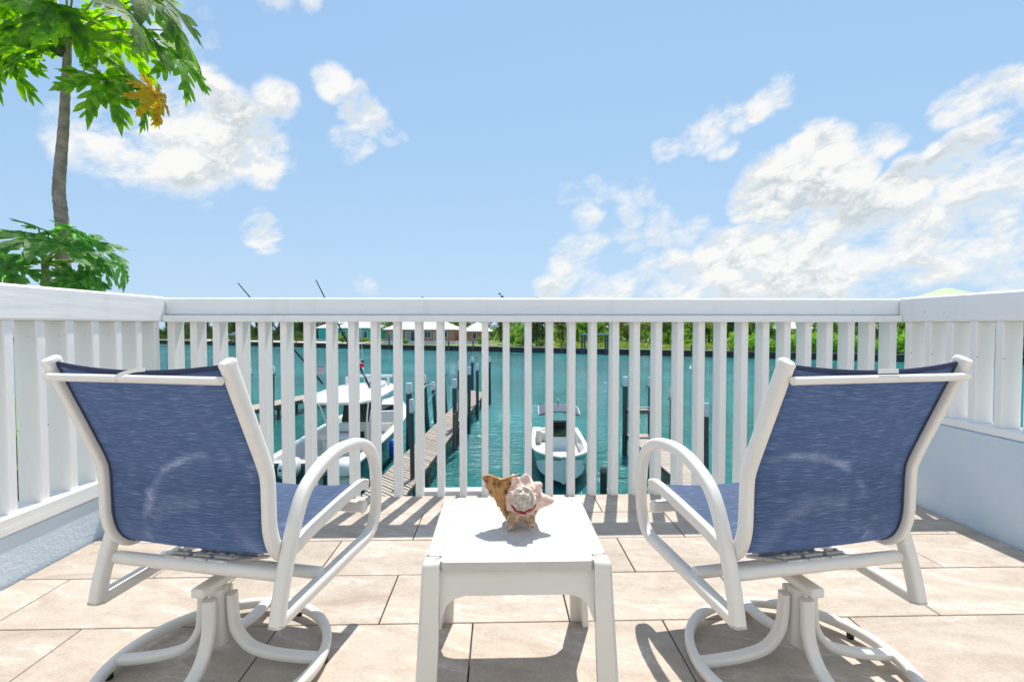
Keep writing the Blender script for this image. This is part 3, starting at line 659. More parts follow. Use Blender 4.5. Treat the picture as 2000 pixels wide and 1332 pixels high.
lipm = mat('shell_lip', (.55,.29,.10), .75, (.20,.075,.025), 55., 1., 110., contrast=(.45,.62), bdist=.008)
# flared lip: a thick fan leaving the body to the left, curling back
b = MB(); front = []; nA, nB = 24, 14
inner = spline([(-.014,0,.062),(-.026,0,.040),(-.032,0,.018),(-.036,0,-.008),(-.036,0,-.034),(-.034,0,-.056)], 6)
outer = spline([(-.106,0,.058),(-.101,0,.043),(-.092,0,.020),(-.077,0,-.002),(-.060,0,-.028),(-.043,0,-.056)], 6)
for i in range(nA+1):
    a_ = inner[round(i*(len(inner)-1)/nA)]; o_ = outer[round(i*(len(outer)-1)/nA)]
    for j in range(nB+1):
        f = j/nB; q = a_.lerp(o_, f); jag = rc.uniform(-.0022,.0022) if j == nB else rc.uniform(-.0007,.0007)
        bulge = math.sin(math.pi*f)*.010
        front.append((CC.x + q.x + jag, CC.y - .014 - bulge + .022*f*f + .0025*math.sin(i*.8+j*.6), CC.z + q.z + jag + .004*math.sin(f*9+1)*(1 if i < 3 else 0)))
back = [(x+.002, y+.012, z) for x, y, z in front]; K = len(front); W1 = nB+1
fs = [(i*W1+j, i*W1+j+1, (i+1)*W1+j+1, (i+1)*W1+j) for i in range(nA) for j in range(nB)]
fs += [tuple(K+q for q in reversed(f)) for f in fs]
edge = [j for j in range(W1)] + [i*W1+nB for i in range(1, nA+1)] + [nA*W1+j for j in range(nB-1,-1,-1)] + [i*W1 for i in range(nA-1,0,-1)]
for e, q in zip(edge, edge[1:]+edge[:1]): fs.append((e, K+e, K+q, q))
b.add(front+back, fs); b.build('flared_lip', lipm, conch, 50)
# crescent slit with red edge below the spire
redin = mat('slit_red', (.30,.005,.02), .5)
b = MB(); vs = []; n = 20
for i in range(n+1):
    a = R(202 + 136*i/n); wd = .0085*math.sin(math.pi*(i+.6)/(n+1.2))+.001
    for rr_ in (.72-wd*20, .72+wd*20):
        d = TILT.transposed() @ Vector((math.cos(a)*rr_, -1., math.sin(a)*rr_*.95)).normalized(); vs.append(CC + d*(rad(d)+.0030))
b.add(vs, [(2*i,2*i+2,2*i+3,2*i+1) for i in range(n)]); o = b.build('slit', redin, conch, 60)
sm = o.modifiers.new('t', 'SOLIDIFY'); sm.thickness = .003; sm.offset = -1

# ---------------------------------------------------------------- papaya trees
def leaf_mesh(seed, m, dr=(.35,.7), broad=1.):
    """deeply lobed papaya leaf of radius about 1: seven to nine lobes, each with side lobelets, drooping from the stalk"""
    r = random.Random(seed); b = MB(); nl = r.choice((7, 7, 8)); droop = r.uniform(*dr); phs = r.uniform(0,6)
    def blade(p0, ang, L, prof, lift):
        dv = Vector((math.cos(ang), math.sin(ang), 0)); sv = Vector((-dv.y, dv.x, 0)); vs = []
        cv = r.uniform(-.10,.10)
        for t, wd in prof:
            c = p0 + dv*(t*L) + sv*(cv*t*t*L)
            w_ = wd*L*broad*r.uniform(.88,1.12)
            vs += [c, c+sv*w_+Vector((0,0,w_*lift)), c-sv*w_+Vector((0,0,w_*lift))]
        n = len(prof); fs = []
        for k in range(n-1): q = 3*k; fs += [(q,q+3,q+4,q+1),(q,q+2,q+5,q+3)]
        b.add(vs, fs)
    for i in range(nl):
        a = R(-146 + 292*i/(nl-1)) + r.uniform(-.07,.07)
        L = (1.0 - .40*(abs(i-(nl-1)/2)/((nl-1)/2))**1.5)*r.uniform(.9,1.08); lift = r.uniform(.1,.4)
        blade(Vector((0,0,0)), a, L, [(0,.06),(.12,.092),(.25,.108),(.36,.080),(.5,.092),(.62,.100),(.74,.070),(.86,.05),(1,.002)], lift)
        dv = Vector((math.cos(a), math.sin(a), 0))
        for t0, LL, dz in ((.26,.36,.62),(.50,.36,.58),(.70,.22,.5)):
            for s_ in (-1, 1):
                k = L*LL*r.uniform(.75,1.15)
                blade(dv*(L*(t0+r.uniform(-.04,.04))), a+s_*dz*r.uniform(.8,1.2), k, [(0,.10),(.25,.15),(.5,.17),(.72,.14),(.88,.09),(1,.005)], lift*.7)
    out = []
    for x, y, z in b.v:
        rho = math.hypot(x, y); th = math.atan2(y, x)
        k = droop*(1+.35*math.sin(th*2+phs)); f = 1/(1+.25*k*rho)
        out.append((x*f, y*f, z - k*rho*rho*.8 + .05*math.sin(th*5+phs)*rho))
    b.v = out
    return b.mesh('leaf', m, 40)
LM = [leaf_mesh(s, leafA, (.3,.65), 1.08) for s in range(7)]; LY = [leaf_mesh(30+s, leafY) for s in range(1)]; LB = [leaf_mesh(60+s, leafB, (.15,.45), 1.15) for s in range(5)]
def papaya(label, trunk_px, depth, widths, ground, hub, leaves, meshes, seed, fruits=()):
    r = random.Random(seed)
    base = at_y(*trunk_px[-1], depth); base = Vector((base.x-.03, depth, ground))
    t = thing('papaya_tree', label, 'tree', base, 0, 'papaya trees')
    pts = [at_y(x, y, depth) for x, y in trunk_px] + [Vector((base.x+.02, depth, ground+1.8)), Vector((base.x, depth, ground-.05))]
    wd = list(widths) + [widths[-1]*1.15, widths[-1]*1.5]
    sp = spline(pts, 8); sc = []
    for i in range(len(sp)):
        k = min(i/8, len(wd)-1.001); j = int(k); sc.append((wd[j]+(wd[j+1]-wd[j])*(k-j))*(1+.035*math.sin(i*2.3)+r.uniform(-.02,.02)))
    inv = Vector(base)
    MB().tube([p-inv for p in sp], 1., 14, scale=sc).build('trunk', bark, t, 60)
    for (ax, ay, dy, size, yawd, tilt, kind) in leaves:
        tip = at_y(ax, ay, depth+dy); d = tip-hub
        mid = hub + d*.5 + Vector((0,0,.05*d.length))
        pet = MB().tube([p-inv for p in spline([hub, hub+d*.2+Vector((0,0,.02)), mid, tip], 4)], 1., 7, scale=[.0125-.0075*i/12 for i in range(13)]).build('petiole', petm, t, 60)
        me_ = LY[0] if kind == 'y' else meshes[r.randrange(len(meshes))]
        out = Vector((d.x, d.y, 0)); az = math.atan2(out.y, out.x) + R(yawd)
        lf = link('leaf', me_, t, tip-inv); lf.scale = (size*1.08,)*3
        lf.rotation_mode = 'QUATERNION'
        lf.rotation_quaternion = (Matrix.Rotation(az, 3, 'Z') @ Matrix.Rotation(R(tilt), 3, 'Y') @ Matrix.Rotation(r.uniform(-.55,.55), 3, 'X')).to_quaternion()
        if kind == 'y': lf['label'] = 'withered yellow leaf'
    for fx, fy, fs_ in fruits:
        p = at_y(fx, fy, depth-.02)-inv
        MB().lathe([(.0,-.08),(.03,-.07),(.048,-.03),(.045,.02),(.02,.06),(.006,.075)], 12, p).build('fruit', fruitm, t, 60)
    return t
hub1 = at_y(131, 76, 4.1)
up_leaves = [(120,30,-.5,.36,-15,40,'g'),(345,110,-.1,.38,0,62,'g'),(59,92,-.15,.40,10,28,'g'),(258,30,-.35,.50,-10,42,'g'),(262,160,-.1,.42,5,62,'g'),(302,185,-.36,.24,-20,95,'y'),(205,160,-.30,.40,-30,60,'g'),
 (345,60,.3,.46,0,45,'g'),(230,75,.45,.45,25,35,'g'),(170,28,.5,.44,40,20,'g'),(110,10,-.45,.46,-20,30,'g'),(60,20,.3,.46,20,25,'g'),(20,55,-.1,.46,0,35,'g'),(10,110,.1,.40,5,45,'g'),
 (95,-40,.2,.46,30,10,'g'),(150,-60,-.3,.46,-10,10,'g'),(220,-40,.1,.48,0,25,'g'),(290,-10,-.2,.46,10,40,'g'),(130,-90,0,.46,0,5,'g'),(-40,20,.2,.46,0,30,'g'),(30,-30,-.3,.46,0,25,'g')]
papaya('tall papaya tree with bare grey trunk and crown of big lobed leaves, one yellow', [(133,77),(128,180),(124,252),(118,324),(115,374),(119,414),(124,468),(124,540)], 4.1, [.027,.032,.036,.041,.044,.046,.049,.051], -4.25, hub1, up_leaves, LM, 4, [(118,92,1),(108,85,1)])
hub2 = at_y(88, 516, 3.75)
lo_leaves = [(75,445,.1,.22,0,-10,'g'),(140,452,-.1,.20,0,5,'g'),(235,520,.1,.20,0,75,'g'),(60,468,-.1,.32,0,15,'g'),(125,478,-.2,.30,0,25,'g'),(170,472,.05,.30,0,30,'g'),(200,512,.1,.24,0,62,'g'),(20,520,-.2,.32,0,40,'g'),(95,455,.2,.28,30,20,'g'),(150,540,-.1,.26,0,70,'g'),(-20,500,.1,.34,0,40,'g'),(190,560,-.05,.18,0,85,'g'),(45,455,.2,.24,0,0,'g')]
papaya('young papaya tree whose leafy top just clears the railing, in front of the tall trunk', [(88,516),(90,560),(92,620)], 3.75, [.022,.028,.034], -4.25, hub2, lo_leaves, LB, 8)

# ---------------------------------------------------------------- docks and pilings
def dock(label, p0, p1, width, pitch, skew, boardw):
    d = Vector((p1[0]-p0[0], p1[1]-p0[1], 0)); L = d.length
    t = thing('dock', label, 'dock', (p0[0], p0[1], DOCK), math.atan2(-d.x, d.y), 'wooden docks')
    hw = width/2; sk = math.tan(skew)*hw; bw = boardw/2
    me_ = MB()
    poly = [(-hw, -bw+sk), (hw, -bw-sk), (hw, bw-sk), (-hw, bw+sk)]
    me_.prism(poly, -.045, 0); mesh_ = me_.mesh('deck_board', wood)
    n = int((L-2*sk)/pitch)
    for i in range(n):
        link('deck_board', mesh_, t, (random.uniform(-.015,.015), sk+pitch*(i+.5), random.uniform(-.004,.004)), (0,0,random.uniform(-.004,.004)))
    for s in (-1, 1): MB().box(s*(hw-.12)-.04, s*(hw-.12)+.04, 0, L, -.29, -.047).build('stringer', wood_d, t)
    for k in range(int(L/3)+1):
        for s in (-1, 1): MB().tube([(s*(hw-.22), .3+k*3., -.29), (s*(hw-.22), .3+k*3., -2.2)], .10, 8).build('leg', wood_d, t, 60)
        MB().box(-hw+.05, hw-.05, .22+k*3., .38+k*3., -.40, -.295).build('cross_beam', wood_d, t)
    return t
dock('long weathered plank dock running out beside the boat with four outboards', (-3.62, 12.2), (-1.62, 38.4), 1.30, .212, R(42), .140)
dock('short plank dock with a timber frame at its end, beyond the small skiff', (6.35, 12.2), (6.52, 22.6), 1.20, .15, 0, .138)
dock('plank dock on the far side of the boat with four outboards', (-16.6, 26.0), (-11.8, 42.0), 1.5, .16, 0, .148)
def pile_mesh(h, r, caph):
    seg = 12; cut = h-caph
    a = MB().lathe([(r,-2.2),(r,cut)], seg).mesh('wrap', wrap, 50)
    c = MB().lathe([(r*1.06,cut-.02),(r*1.06,h-.03),(r*.9,h)], seg).mesh('cap', capm, 50)
    k = MB(); k.box(r*.9, r+.10, -.02, .02, cut-.02, cut+.02); k.box(r+.07, r+.10, -.02, .02, cut-.10, cut+.02)
    return a, c, k.mesh('rope_hook', black)
def piling(pos, top, r, caph, label, group, rz=0.):
    h = top-DOCK; a, c, k = pile_mesh(h, r, caph)
    t = thing('piling', label, 'piling', (pos[0], pos[1], DOCK), rz, group)
    link('wrap', a, t); link('cap', c, t); link('rope_hook', k, t); 
    t.rotation_euler = (random.uniform(-.012,.012), random.uniform(-.012,.012), rz); return t
gl = 'pilings of the long dock'
lab_w = 'dark white-capped piling on the long dock edge away from the big boat'
lab_b = 'dark white-capped piling on the big boat side of the long dock'
for (x, y, top, r, lab) in [(-3.86,20.84,-1.49,.125,'thick dark piling with white cap and rope hook beside the big boat\'s bow'),(-3.60,24.45,-1.48,.115,'dark white-capped piling between the thick piling and the leaning one'),(-3.42,26.2,-2.05,.10,'leaning shorter piling with white cap tied to the bow lines'),(-3.10,28.53,-1.49,.10,'dark white-capped piling just beyond the leaning shorter piling'),
   (-2.16,39.0,-1.52,.115,'dark white-capped piling at the very end of the long dock'),(-2.02,24.8,-.86,.10,'tallest dark piling with white cap, standing close to another on the long dock'),(-2.14,23.6,-1.62,.11,'dark white-capped piling in front of the tallest piling'),(-1.70,27.35,-1.34,.10,'dark white-capped piling just beyond the tallest piling of the long dock'),(-1.40,31.3,-1.47,.10,'dark white-capped piling towards the long dock\'s end, on its open water edge'),(-.74,37.4,-1.39,.105,'dark piling standing in the water off the end corner of the long dock'),(-2.86,16.05,-1.47,.075,'slimmest dark piling, rising before the thick piling at the house end of the long dock')]:
    p = piling((x, y), top, r, .42, lab, gl, random.uniform(-.5,.5))
    if 'leaning' in lab: p.rotation_euler = (0, R(-4), 0)
gr = 'pilings of the short dock'
for (x, y, top, r, lab) in [(5.85,22.5,-1.42,.12,'dark white-capped piling at the water corner of the short dock\'s timber frame'),(7.06,22.6,-1.45,.10,'dark white-capped piling behind the short dock\'s timber frame'),(7.27,20.3,-1.65,.10,'slim dark white-capped piling midway along the outer edge of the short dock'),(6.82,15.8,-1.60,.075,'slim dark white-capped piling seen just above the blue seat, by the short dock')]:
    piling((x, y), top, r, .42, lab, gr, random.uniform(1.5,3.5))
for (x, y, top) in [(-13.5,29.3,-1.44),(-15.0,29.7,-1.50)]: piling((x, y), top, .13, .45, 'dark piling with pale cap on the dock beyond the big boat', 'pilings of the far dock')
sp_ = thing('short_piling', 'short black piling with a domed cap standing in open water near the skiff\'s bow', 'piling', (3.09, 14.3, DOCK))
MB().lathe([(.10,-2.2),(.10,.72)], 14).build('wrap', mat('black_wrap', (.012,.016,.018), .5), sp_, 50)
MB().lathe([(.118,.70),(.118,.76),(.09,.84),(.045,.88)], 14).build('dome_cap', mat('cap_grey', (.10,.10,.12), .5), sp_, 40)
# timber frame (dock step) at the end of the short dock
tf = thing('timber_frame', 'brown timber frame with a top bench standing at the end of the short dock', 'frame', (6.52, 22.2, DOCK))
for x in (-.50, .50): MB().box(x-.07, x+.07, -.07, .07, 0, 1.02, .01).build('post', wood_d, tf)
MB().box(-.62, .62, -.12, .16, 1.02, 1.16, .01).build('beam', wood_d, tf)
for k in range(2): MB().box(-.62, .62, -.12+k*.15, .01+k*.15, 1.165, 1.20, .006).build('seat_board', wood, tf)
MB().tube(spline([(-.55,.1,1.2),(-.5,.1,1.28),(0,.1,1.29),(.5,.1,1.28),(.55,.1,1.2)],4), .022, 8).build('hand_rail', gel, tf, 60)
# low wooden posts on the long dock
for k, (x, y, h) in enumerate([(-2.06,22.2,1.05),(-1.98,22.7,1.1)]):
    MB().box(x-.06, x+.06, y-.06, y+.06, DOCK-.6, DOCK+h, .01).build('wooden_post', wood_d)
    tag(bpy.context.scene.collection.objects[-1], 'taller of two low brown timber posts at the edge of the long dock' if k else 'shorter of two low brown timber posts at the edge of the long dock', 'post', 'low timber posts')
# ropes
def ropeo(pts, r, m, lab):
    o = MB().tube(spline(pts, 8), r, 6).build('mooring_rope', m, None, 60); return tag(o, lab, 'rope')
ropeo([(-3.86,20.7,-1.95),(-3.6,22.5,-2.1),(-3.60,24.3,-1.98),(-3.42,26.1,-2.2)], .018, rope, 'pale rope strung between the bow side pilings')
ropeo([(-4.9,22.2,-3.9),(-4.2,23.2,-3.7),(-3.42,26.2,-2.6)], .016, ropeb, 'light blue mooring rope from the big boat to a leaning piling')
ropeo([(-2.04,24.5,-2.2),(-1.95,23.6,-3.6),(-2.0,22.8,-3.2)], .015, rope, 'slack white rope hanging from the tallest piling')
ropeo([(3.72,21.5,-4.2),(4.5,21.3,-4.65),(5.85,22.3,-3.9)], .015, black, 'dark mooring rope from the skiff stern to the short dock')
ropeo([(3.2,18.9,-4.4),(4.2,18.0,-4.75),(5.75,17.0,-4.2)], .015, black, 'dark mooring rope from the skiff bow to the short dock')

# ---------------------------------------------------------------- boats
def hull_secs(L, B, free, bowrise, stations=26, flare=.72, stem=.9, tr=.95, full=2.6):
    """y from 0 (stern) to L (bow); returns per station half beam, sheer z, chine half beam, chine z, keel z, y at keel"""
    out = []
    for i in range(stations+1):
        t = i/stations
        hb = B/2*(tr + (1-tr)*min(1, t*3)) if t < .33 else B/2*(1-max(0,(t-.42)/.58)**full)
        hb = max(hb, .02); sheer = free + bowrise*t**2
        ch = hb*(flare + (.93-flare)*(1-t)) * (1-max(0,(t-.6)/.4)**2*.75); cz = .08+.55*max(0,(t-.5)/.5)**2
        kz = -.45 + (.45+.5*free)*max(0,(t-.72)/.28)**2.2
        out.append((t*L, hb, sheer, ch, cz, kz))
    return out
def boat_hull(t, S, mhull, mdeck, gun, floor, L, bow_deck, stem):
    secs = []
    for (y, hb, sh, ch, cz, kz) in S:
        back = lambda z: stem*max(0, y/L-.75)/.25*(1-(z-kz)/(sh-kz)) if y/L > .75 else 0
        half = [(0, kz), (ch*.55, kz+(cz-kz)*.5), (ch, cz), (ch+(hb-ch)*.35, cz+(sh-cz)*.4), (hb, sh)]
        row = [(-x, y-back(z), z) for x, z in reversed(half)] + [(x, y-back(z), z) for x, z in half[1:]]
        secs.append(row)
    MB().loft(secs).build('hull', mhull, t, 50)
    # gunwale cap
    b = MB(); secs = []
    for (y, hb, sh, ch, cz, kz) in S:
        inn = max(hb-gun, .005); k = sh
        secs.append((hb, inn, y, k))
    vs = []; 
    for s in (-1, 1):
        rows_ = [[(s*(hb+.03), y, k-.03), (s*(hb+.03), y, k+.035), (s*inn, y, k+.045), (s*inn, y-.02, floor)] for hb, inn, y, k in secs]
        MB().loft(rows_, cap=False).build('gunwale', mdeck, t, 50)
    # cockpit sole
    b = MB(); rows_ = [[(-i, y, floor+.01), (i, y, floor+.01)] for hb, i, y, k in secs]
    b.loft(rows_, cap=False); b.build('cockpit_floor', mdeck, t)
    # bow deck
    rows_ = [[(-(hb), y, k+.03), (-hb*.5, y, k+.09), (0, y, k+.11), (hb*.5, y, k+.09), (hb, y, k+.03)] for hb, i, y, k in secs if y > bow_deck*L]
    bd = MB().loft(rows_, cap=False); bd.build('bow_deck', mdeck, t, 50)
    hb, i, y, k = secs[0]
    MB().box(-i, i, .02, .30, floor, k+.03, .02).build('transom', mdeck, t)
def rbox(x0,x1,y0,y1,z0,z1,c): return MB().box(x0,x1,y0,y1,z0,z1,c)
big = thing('motor_boat', 'big white centre console boat with teal hull, hardtop and four outboards', 'boat', (-6.50, 16.7, WATER), R(-1.3))
S1 = hull_secs(12.6, 3.5, 1.32, .45); boat_hull(big, S1, hullT, gel, .26, .55, 12.6, .80, 1.3)
MB().box(-1.72, -1.71, .2, 2.0, .2, .9).build('name_panel', navy, big)
def cowl(x):
    prof = []
    for y, hw, z0, z1 in ((-.72,.16,1.08,1.36),(-.66,.24,1.0,1.50),(-.45,.285,.93,1.60),(-.15,.285,.90,1.60),(.10,.25,.93,1.53),(.17,.18,1.0,1.44)):
        pts = []
        for i in range(14):
            a = 2*math.pi*(i+.5)/14; e = 3.
            c, s = math.cos(a), math.sin(a)
            pts.append((x+hw*math.copysign(abs(c)**(2/e),c), y, (z0+z1)/2+(z1-z0)/2*math.copysign(abs(s)**(2/e),s)))
        prof.append(pts)
    o = MB().loft(prof, close=True).build('outboard', gel, big, 45)
    MB().box(x-.11, x+.11, -.55, -.05, -.75, .95, .03).build('midsection', gel, o)
    MB().sweep([(x-.286, -.15, 1.30), (x-.292, -.15, 1.30)], rsec(.06,.07,10,2), side=(0,0,1)).build('vent', black, o)
    MB().sweep([(x-.12, -.66, 1.30), (x-.12, -.735, 1.30)], rsec(.035,.05,10,2), side=(0,0,1)).build('emblem', black, o)
    MB().box(x-.27, x+.27, -.73, .12, 1.085, 1.105).build('cowl_seam', black, o)
for k in range(4): cowl(-1.44+.93*k)
cs = MB(); cs.loft([[(-.62,4.6,.55),(.62,4.6,.55),(.62,6.4,.55),(-.62,6.4,.55)],[(-.62,4.65,1.45),(.62,4.65,1.45),(.60,6.3,1.45),(-.60,6.3,1.45)],[(-.58,5.0,1.75),(.58,5.0,1.75),(.5,5.9,1.75),(-.5,5.9,1.75)]], close=True)
con = cs.build('console', gel_c, big)
MB().box(-.52,.52,4.60,4.63,1.15,1.42,.01).build('dash_screen', glassd, con)
MB().loft([[(-.60,5.02,1.76),(.60,5.02,1.76),(.60,5.06,1.76),(-.60,5.06,1.76)],[(-.62,5.5,2.62),(.62,5.5,2.62),(.62,5.54,2.62),(-.62,5.54,2.62)]], close=True).build('windshield', glassd, con)
lp = rbox(-.66,.66,2.9,3.5,.55,1.45,.06).build('leaning_post', gel_c, big)
rbox(-.64,.64,2.75,3.45,1.46,1.64,.06).build('cushion', cush, lp); rbox(-.64,.64,3.42,3.56,1.65,2.02,.05).build('backrest', cush, lp)
rbox(-.9,.9,1.05,1.85,.56,1.12,.08).build('rear_seat', cush, big)
for s in (-1,1):
    for k,(a,c_) in enumerate([((s*.68,4.4,.55),(s*1.05,3.5,2.98)),((s*.66,4.9,.55),(s*1.05,4.4,2.98)),((s*.66,6.1,1.0),(s*.95,6.4,2.98))]):
        MB().tube(spline([a,((a[0]+c_[0])/2-s*.05,(a[1]+c_[1])/2,(a[2]+c_[2])/2),c_],5), .035, 8).build('top_pipe', gel, big, 60)
pts = []
def tt(scale, z, y_off=0.): 
    out = []
    for i in range(28):
        a = 2*math.pi*(i+.5)/28; c, s = math.cos(a), math.sin(a); e = 4.
        out.append((1.50*scale*math.copysign(abs(c)**(2/e),c)*(1-.10*max(0,s)), 5.1+3.0*scale*math.copysign(abs(s)**(2/e),s), z))
    return out
ttop = MB().loft([tt(.97,2.97),tt(1.,3.02),tt(1.,3.08),tt(.96,3.15),tt(.6,3.20)], close=True).build('hardtop', gel, big, 45)
rbox(.35,1.0,5.6,6.7,3.19,3.42,.08).build('roof_hatch', gel, ttop); rbox(.48,.70,5.55,5.9,3.43,3.45,.005).build('hatch_pane', paneg, ttop); rbox(.75,.95,5.55,5.9,3.43,3.45,.005).build('hatch_pane', paneg, ttop)
rbox(-.9,1.2,6.9,7.05,3.55,3.67,.02).build('radar_bar', gel, ttop); MB().lathe([(.2,3.18),(.14,3.45),(.1,3.56)],12,(.1,6.97,0)).build('radar_base', gel, ttop, 50)
for s in (-1,1): MB().box(s*1.0-.05, s*1.0+.05, 6.9,7.0,3.15,3.56,.01).build('radar_leg', gel, ttop)
inv = big.matrix_basis.inverted()
for (a, c_, lab) in ((at_y(631,750,21.3), at_y(465,553,21.3), 1), (at_y(722,755,21.3), at_y(617,547,21.3), 2)):
    MB().tube([inv@a, inv@((a+c_)/2), inv@c_], .045, 7, scale=[1,.8,.45]).build('outrigger_pole', black, big, 60)
for px in (612, 655): MB().tube([inv@at_y(px, 768, 21.0), inv@at_y(px, 702, 21.0)], .028, 6, scale=[1,.8]).build('antenna', black, big, 60)
a, c_ = at_y(712, 748, 21.2), at_y(704, 640, 21.2); MB().tube([inv@a, inv@c_], .012, 6).build('whip_aerial', gel, big, 60)
fl = MB(); p = inv@at_y(697, 702, 21.2); fl.box(p.x, p.x+.30, p.y-.006, p.y+.006, p.z-.34, p.z-.17); f1 = fl.build('flag', redm, big); f1['label'] = 'small red and white flag'
fl = MB(); fl.box(p.x, p.x+.30, p.y-.006, p.y+.006, p.z-.168, p.z); fl.build('flag_white_field', gel, f1)
MB().add([(p.x+.30,p.y-.01,p.z),(p.x+.30,p.y-.01,p.z-.165),(p.x+.12,p.y-.01,p.z-.08)],[(0,1,2)]).build('flag_dark_triangle', black, f1)
p = inv@at_y(621, 716, 21.0); us = MB()
for k in range(5): us.box(p.x, p.x+.26, p.y-.005, p.y+.005, p.z-.06*k-.03, p.z-.06*k)
f2 = us.build('striped_flag', redm, big); us = MB()
for k in range(5): us.box(p.x, p.x+.26, p.y-.005, p.y+.005, p.z-.06*k-.0605, p.z-.06*k-.0305)
us.build('white_stripes', gel, f2)
rbox(-.8,.8,8.2,9.2,.56,1.15,.1).build('bow_seat', gel, big)
bs = MB(); bs.box(-.65,.65,-.06,.06,0,.62,.04); o = bs.build('bow_backrest', cush, big); o.location = (.35,8.1,1.1); o.rotation_euler = (R(-18),0,R(12))
fender = tag(MB().lathe([(.02,-.42),(.13,-.36),(.15,0),(.13,.3),(.03,.36)],12,(-4.45,20.4,-4.15)).build('fender', bluep, None, 60), 'bright blue boat fender hanging between the boat and the long dock', 'fender')

sk = thing('skiff', 'small white open skiff with pale mint hull and blue grey bimini, bow towards the deck', 'boat', (2.82, 24.5, WATER), R(176))
S2 = hull_secs(7.2, 2.3, .86, .42, full=4.2); boat_hull(sk, S2, hullM, gel, .16, .32, 7.2, .86, .95)
co = MB().loft([[(-.40,3.0,.32),(.40,3.0,.32),(.40,3.75,.32),(-.40,3.75,.32)],[(-.38,3.05,1.25),(.38,3.05,1.25),(.38,3.7,1.25),(-.38,3.7,1.25)]], close=True).build('console', gel, sk)
MB().box(-.36,.36,3.70,3.73,1.26,1.62,.01).build('windshield', glassd, co)
rbox(-.40,.40,3.755,4.2,.33,.72,.04).build('console_seat', cush, sk)
rbox(-.46,.46,2.2,2.75,.33,1.15,.05).build('helm_seat', brownv, sk); rbox(-.42,.42,2.55,2.72,1.16,1.75,.05).build('helm_backrest', brownv, sk)
rbox(-.30,.32,3.0,3.28,1.27,1.80,.06).build('covered_wheel', black, sk)
rbox(.7,1.0,.35,1.2,.32,.98,.05).build('stern_box', gel_c, sk); rbox(-.95,.95,.32,.75,.33,.80,.05).build('stern_bench', cush, sk)
secs = []
for i in range(9):
    y = 1.75+2.2*i/8; dz = -.10*((i-4)/4)**2
    secs.append([(-.86,y,2.42+dz-.07),(-.5,y,2.47+dz),(0,y,2.50+dz),(.5,y,2.47+dz),(.86,y,2.42+dz-.07),(.86,y,2.40+dz-.10),(0,y,2.47+dz),(-.86,y,2.40+dz-.10)])
can = MB().loft(secs, close=True).build('bimini_canvas', canvas, sk, 50)
for s in (-1,1):
    MB().tube(spline([(s*.42,3.3,.33),(s*.46,3.2,1.4),(s*.55,3.5,2.44)],4), .02, 7).build('bimini_pole', steel, sk, 60)
    MB().tube(spline([(s*.46,2.3,.33),(s*.50,2.3,1.4),(s*.60,2.1,2.40)],4), .02, 7).build('bimini_pole', steel, sk, 60)
    MB().tube([(s*.87,1.75,2.28),(s*.88,2.8,2.37),(s*.87,3.95,2.28)], .02, 7).build('bimini_rail', gel, sk, 60)
MB().tube([(0,2.85,2.50),(0,2.85,2.68)], .015, 6).build('light_stem', black, sk)
MB().lathe([(.05,2.68),(.055,2.70),(.055,2.76),(.03,2.79)],10,(0,2.85,0)).build('anchor_light', bulbm, sk, 50)
oc = MB().lathe([(.16,.55),(.21,.6),(.22,1.0),(.17,1.2),(.08,1.25)],12,(0,-.3,0)).build('outboard', black, sk, 50)
MB().box(-.08,.08,-.45,-.15,-.7,.56,.02).build('midsection', black, oc)

# ---------------------------------------------------------------- far bank: houses, trees, small structures
def house(name, label, px, d, w, dep, hw, wall, roof, rz, ridge, wins, doors, plinth=.55, pos=None, over=.7):
    p = pos or bank(px, d); p = Vector(p); p.z = BANK + .25
    t = thing(name, label, 'house', p, rz)
    MB().box(-w/2-.6, w/2+.6, -.8, dep+.3, -.6, plinth, .03).build('plinth', trimw, t)
    MB().box(-w/2, w/2, 0, dep, plinth+.002, hw).build('wall', wall, t)
    o = over; rl = max(.2, w/2-dep/2)
    MB().add([(-w/2-o,-o,hw),(w/2+o,-o,hw),(w/2+o,dep+o,hw),(-w/2-o,dep+o,hw),(-rl,dep/2,hw+ridge),(rl,dep/2,hw+ridge),(-w/2-o,-o,hw-.22),(w/2+o,-o,hw-.22),(w/2+o,dep+o,hw-.22),(-w/2-o,dep+o,hw-.22)],
        [(0,1,5,4),(1,2,5),(2,3,4,5),(3,0,4),(6,7,1,0),(7,8,2,1),(8,9,3,2),(9,6,0,3),(9,8,7,6)]).build('roof', roof, t)
    for (x, ww, z0, z1) in wins:
        f = MB().box(x-ww/2-.1, x+ww/2+.1, -.09, .05, z0-.1, z1+.1, .02).build('window', trimw, t)
        k = max(1, round(ww/1.1))
        for q in range(k):
            a = x-ww/2+ww*q/k; MB().box(a+.04, a+ww/k-.04, -.12, -.085, z0, z1).build('pane', paneg, f)
    for (x, ww, h1) in doors:
        f = MB().box(x-ww/2-.08, x+ww/2+.08, -.08, .05, plinth+.01, h1+.08, .02).build('door', trimw, t)
        for q in range(2): a = x-ww/2+ww*q/2; MB().box(a+.05, a+ww/2-.05, -.115, -.075, plinth+.05, h1).build('pane', paneg if q else curtain, f)
    return t
HR = R(-9)
house('bungalow', 'long salmon bungalow with white hip roof and patio doors across the canal', 820, 8.5, 19.2, 8, 3.75, salmon, roofw, HR, 2.3, [(2.2,1.7,1.5,3.1),(7.3,.8,1.6,3.1),(8.7,.5,1.9,3.0)], [(-7.4,2.2,3.1),(-2.6,2.6,3.1),(4.9,1.9,3.1)])
house('cottage', 'small salmon cottage with white hip roof beside the long bungalow', 928, 13, 6.2, 6, 3.3, salmon, roofw, HR, 2.3, [(-.2,1.1,1.3,2.7)], [])
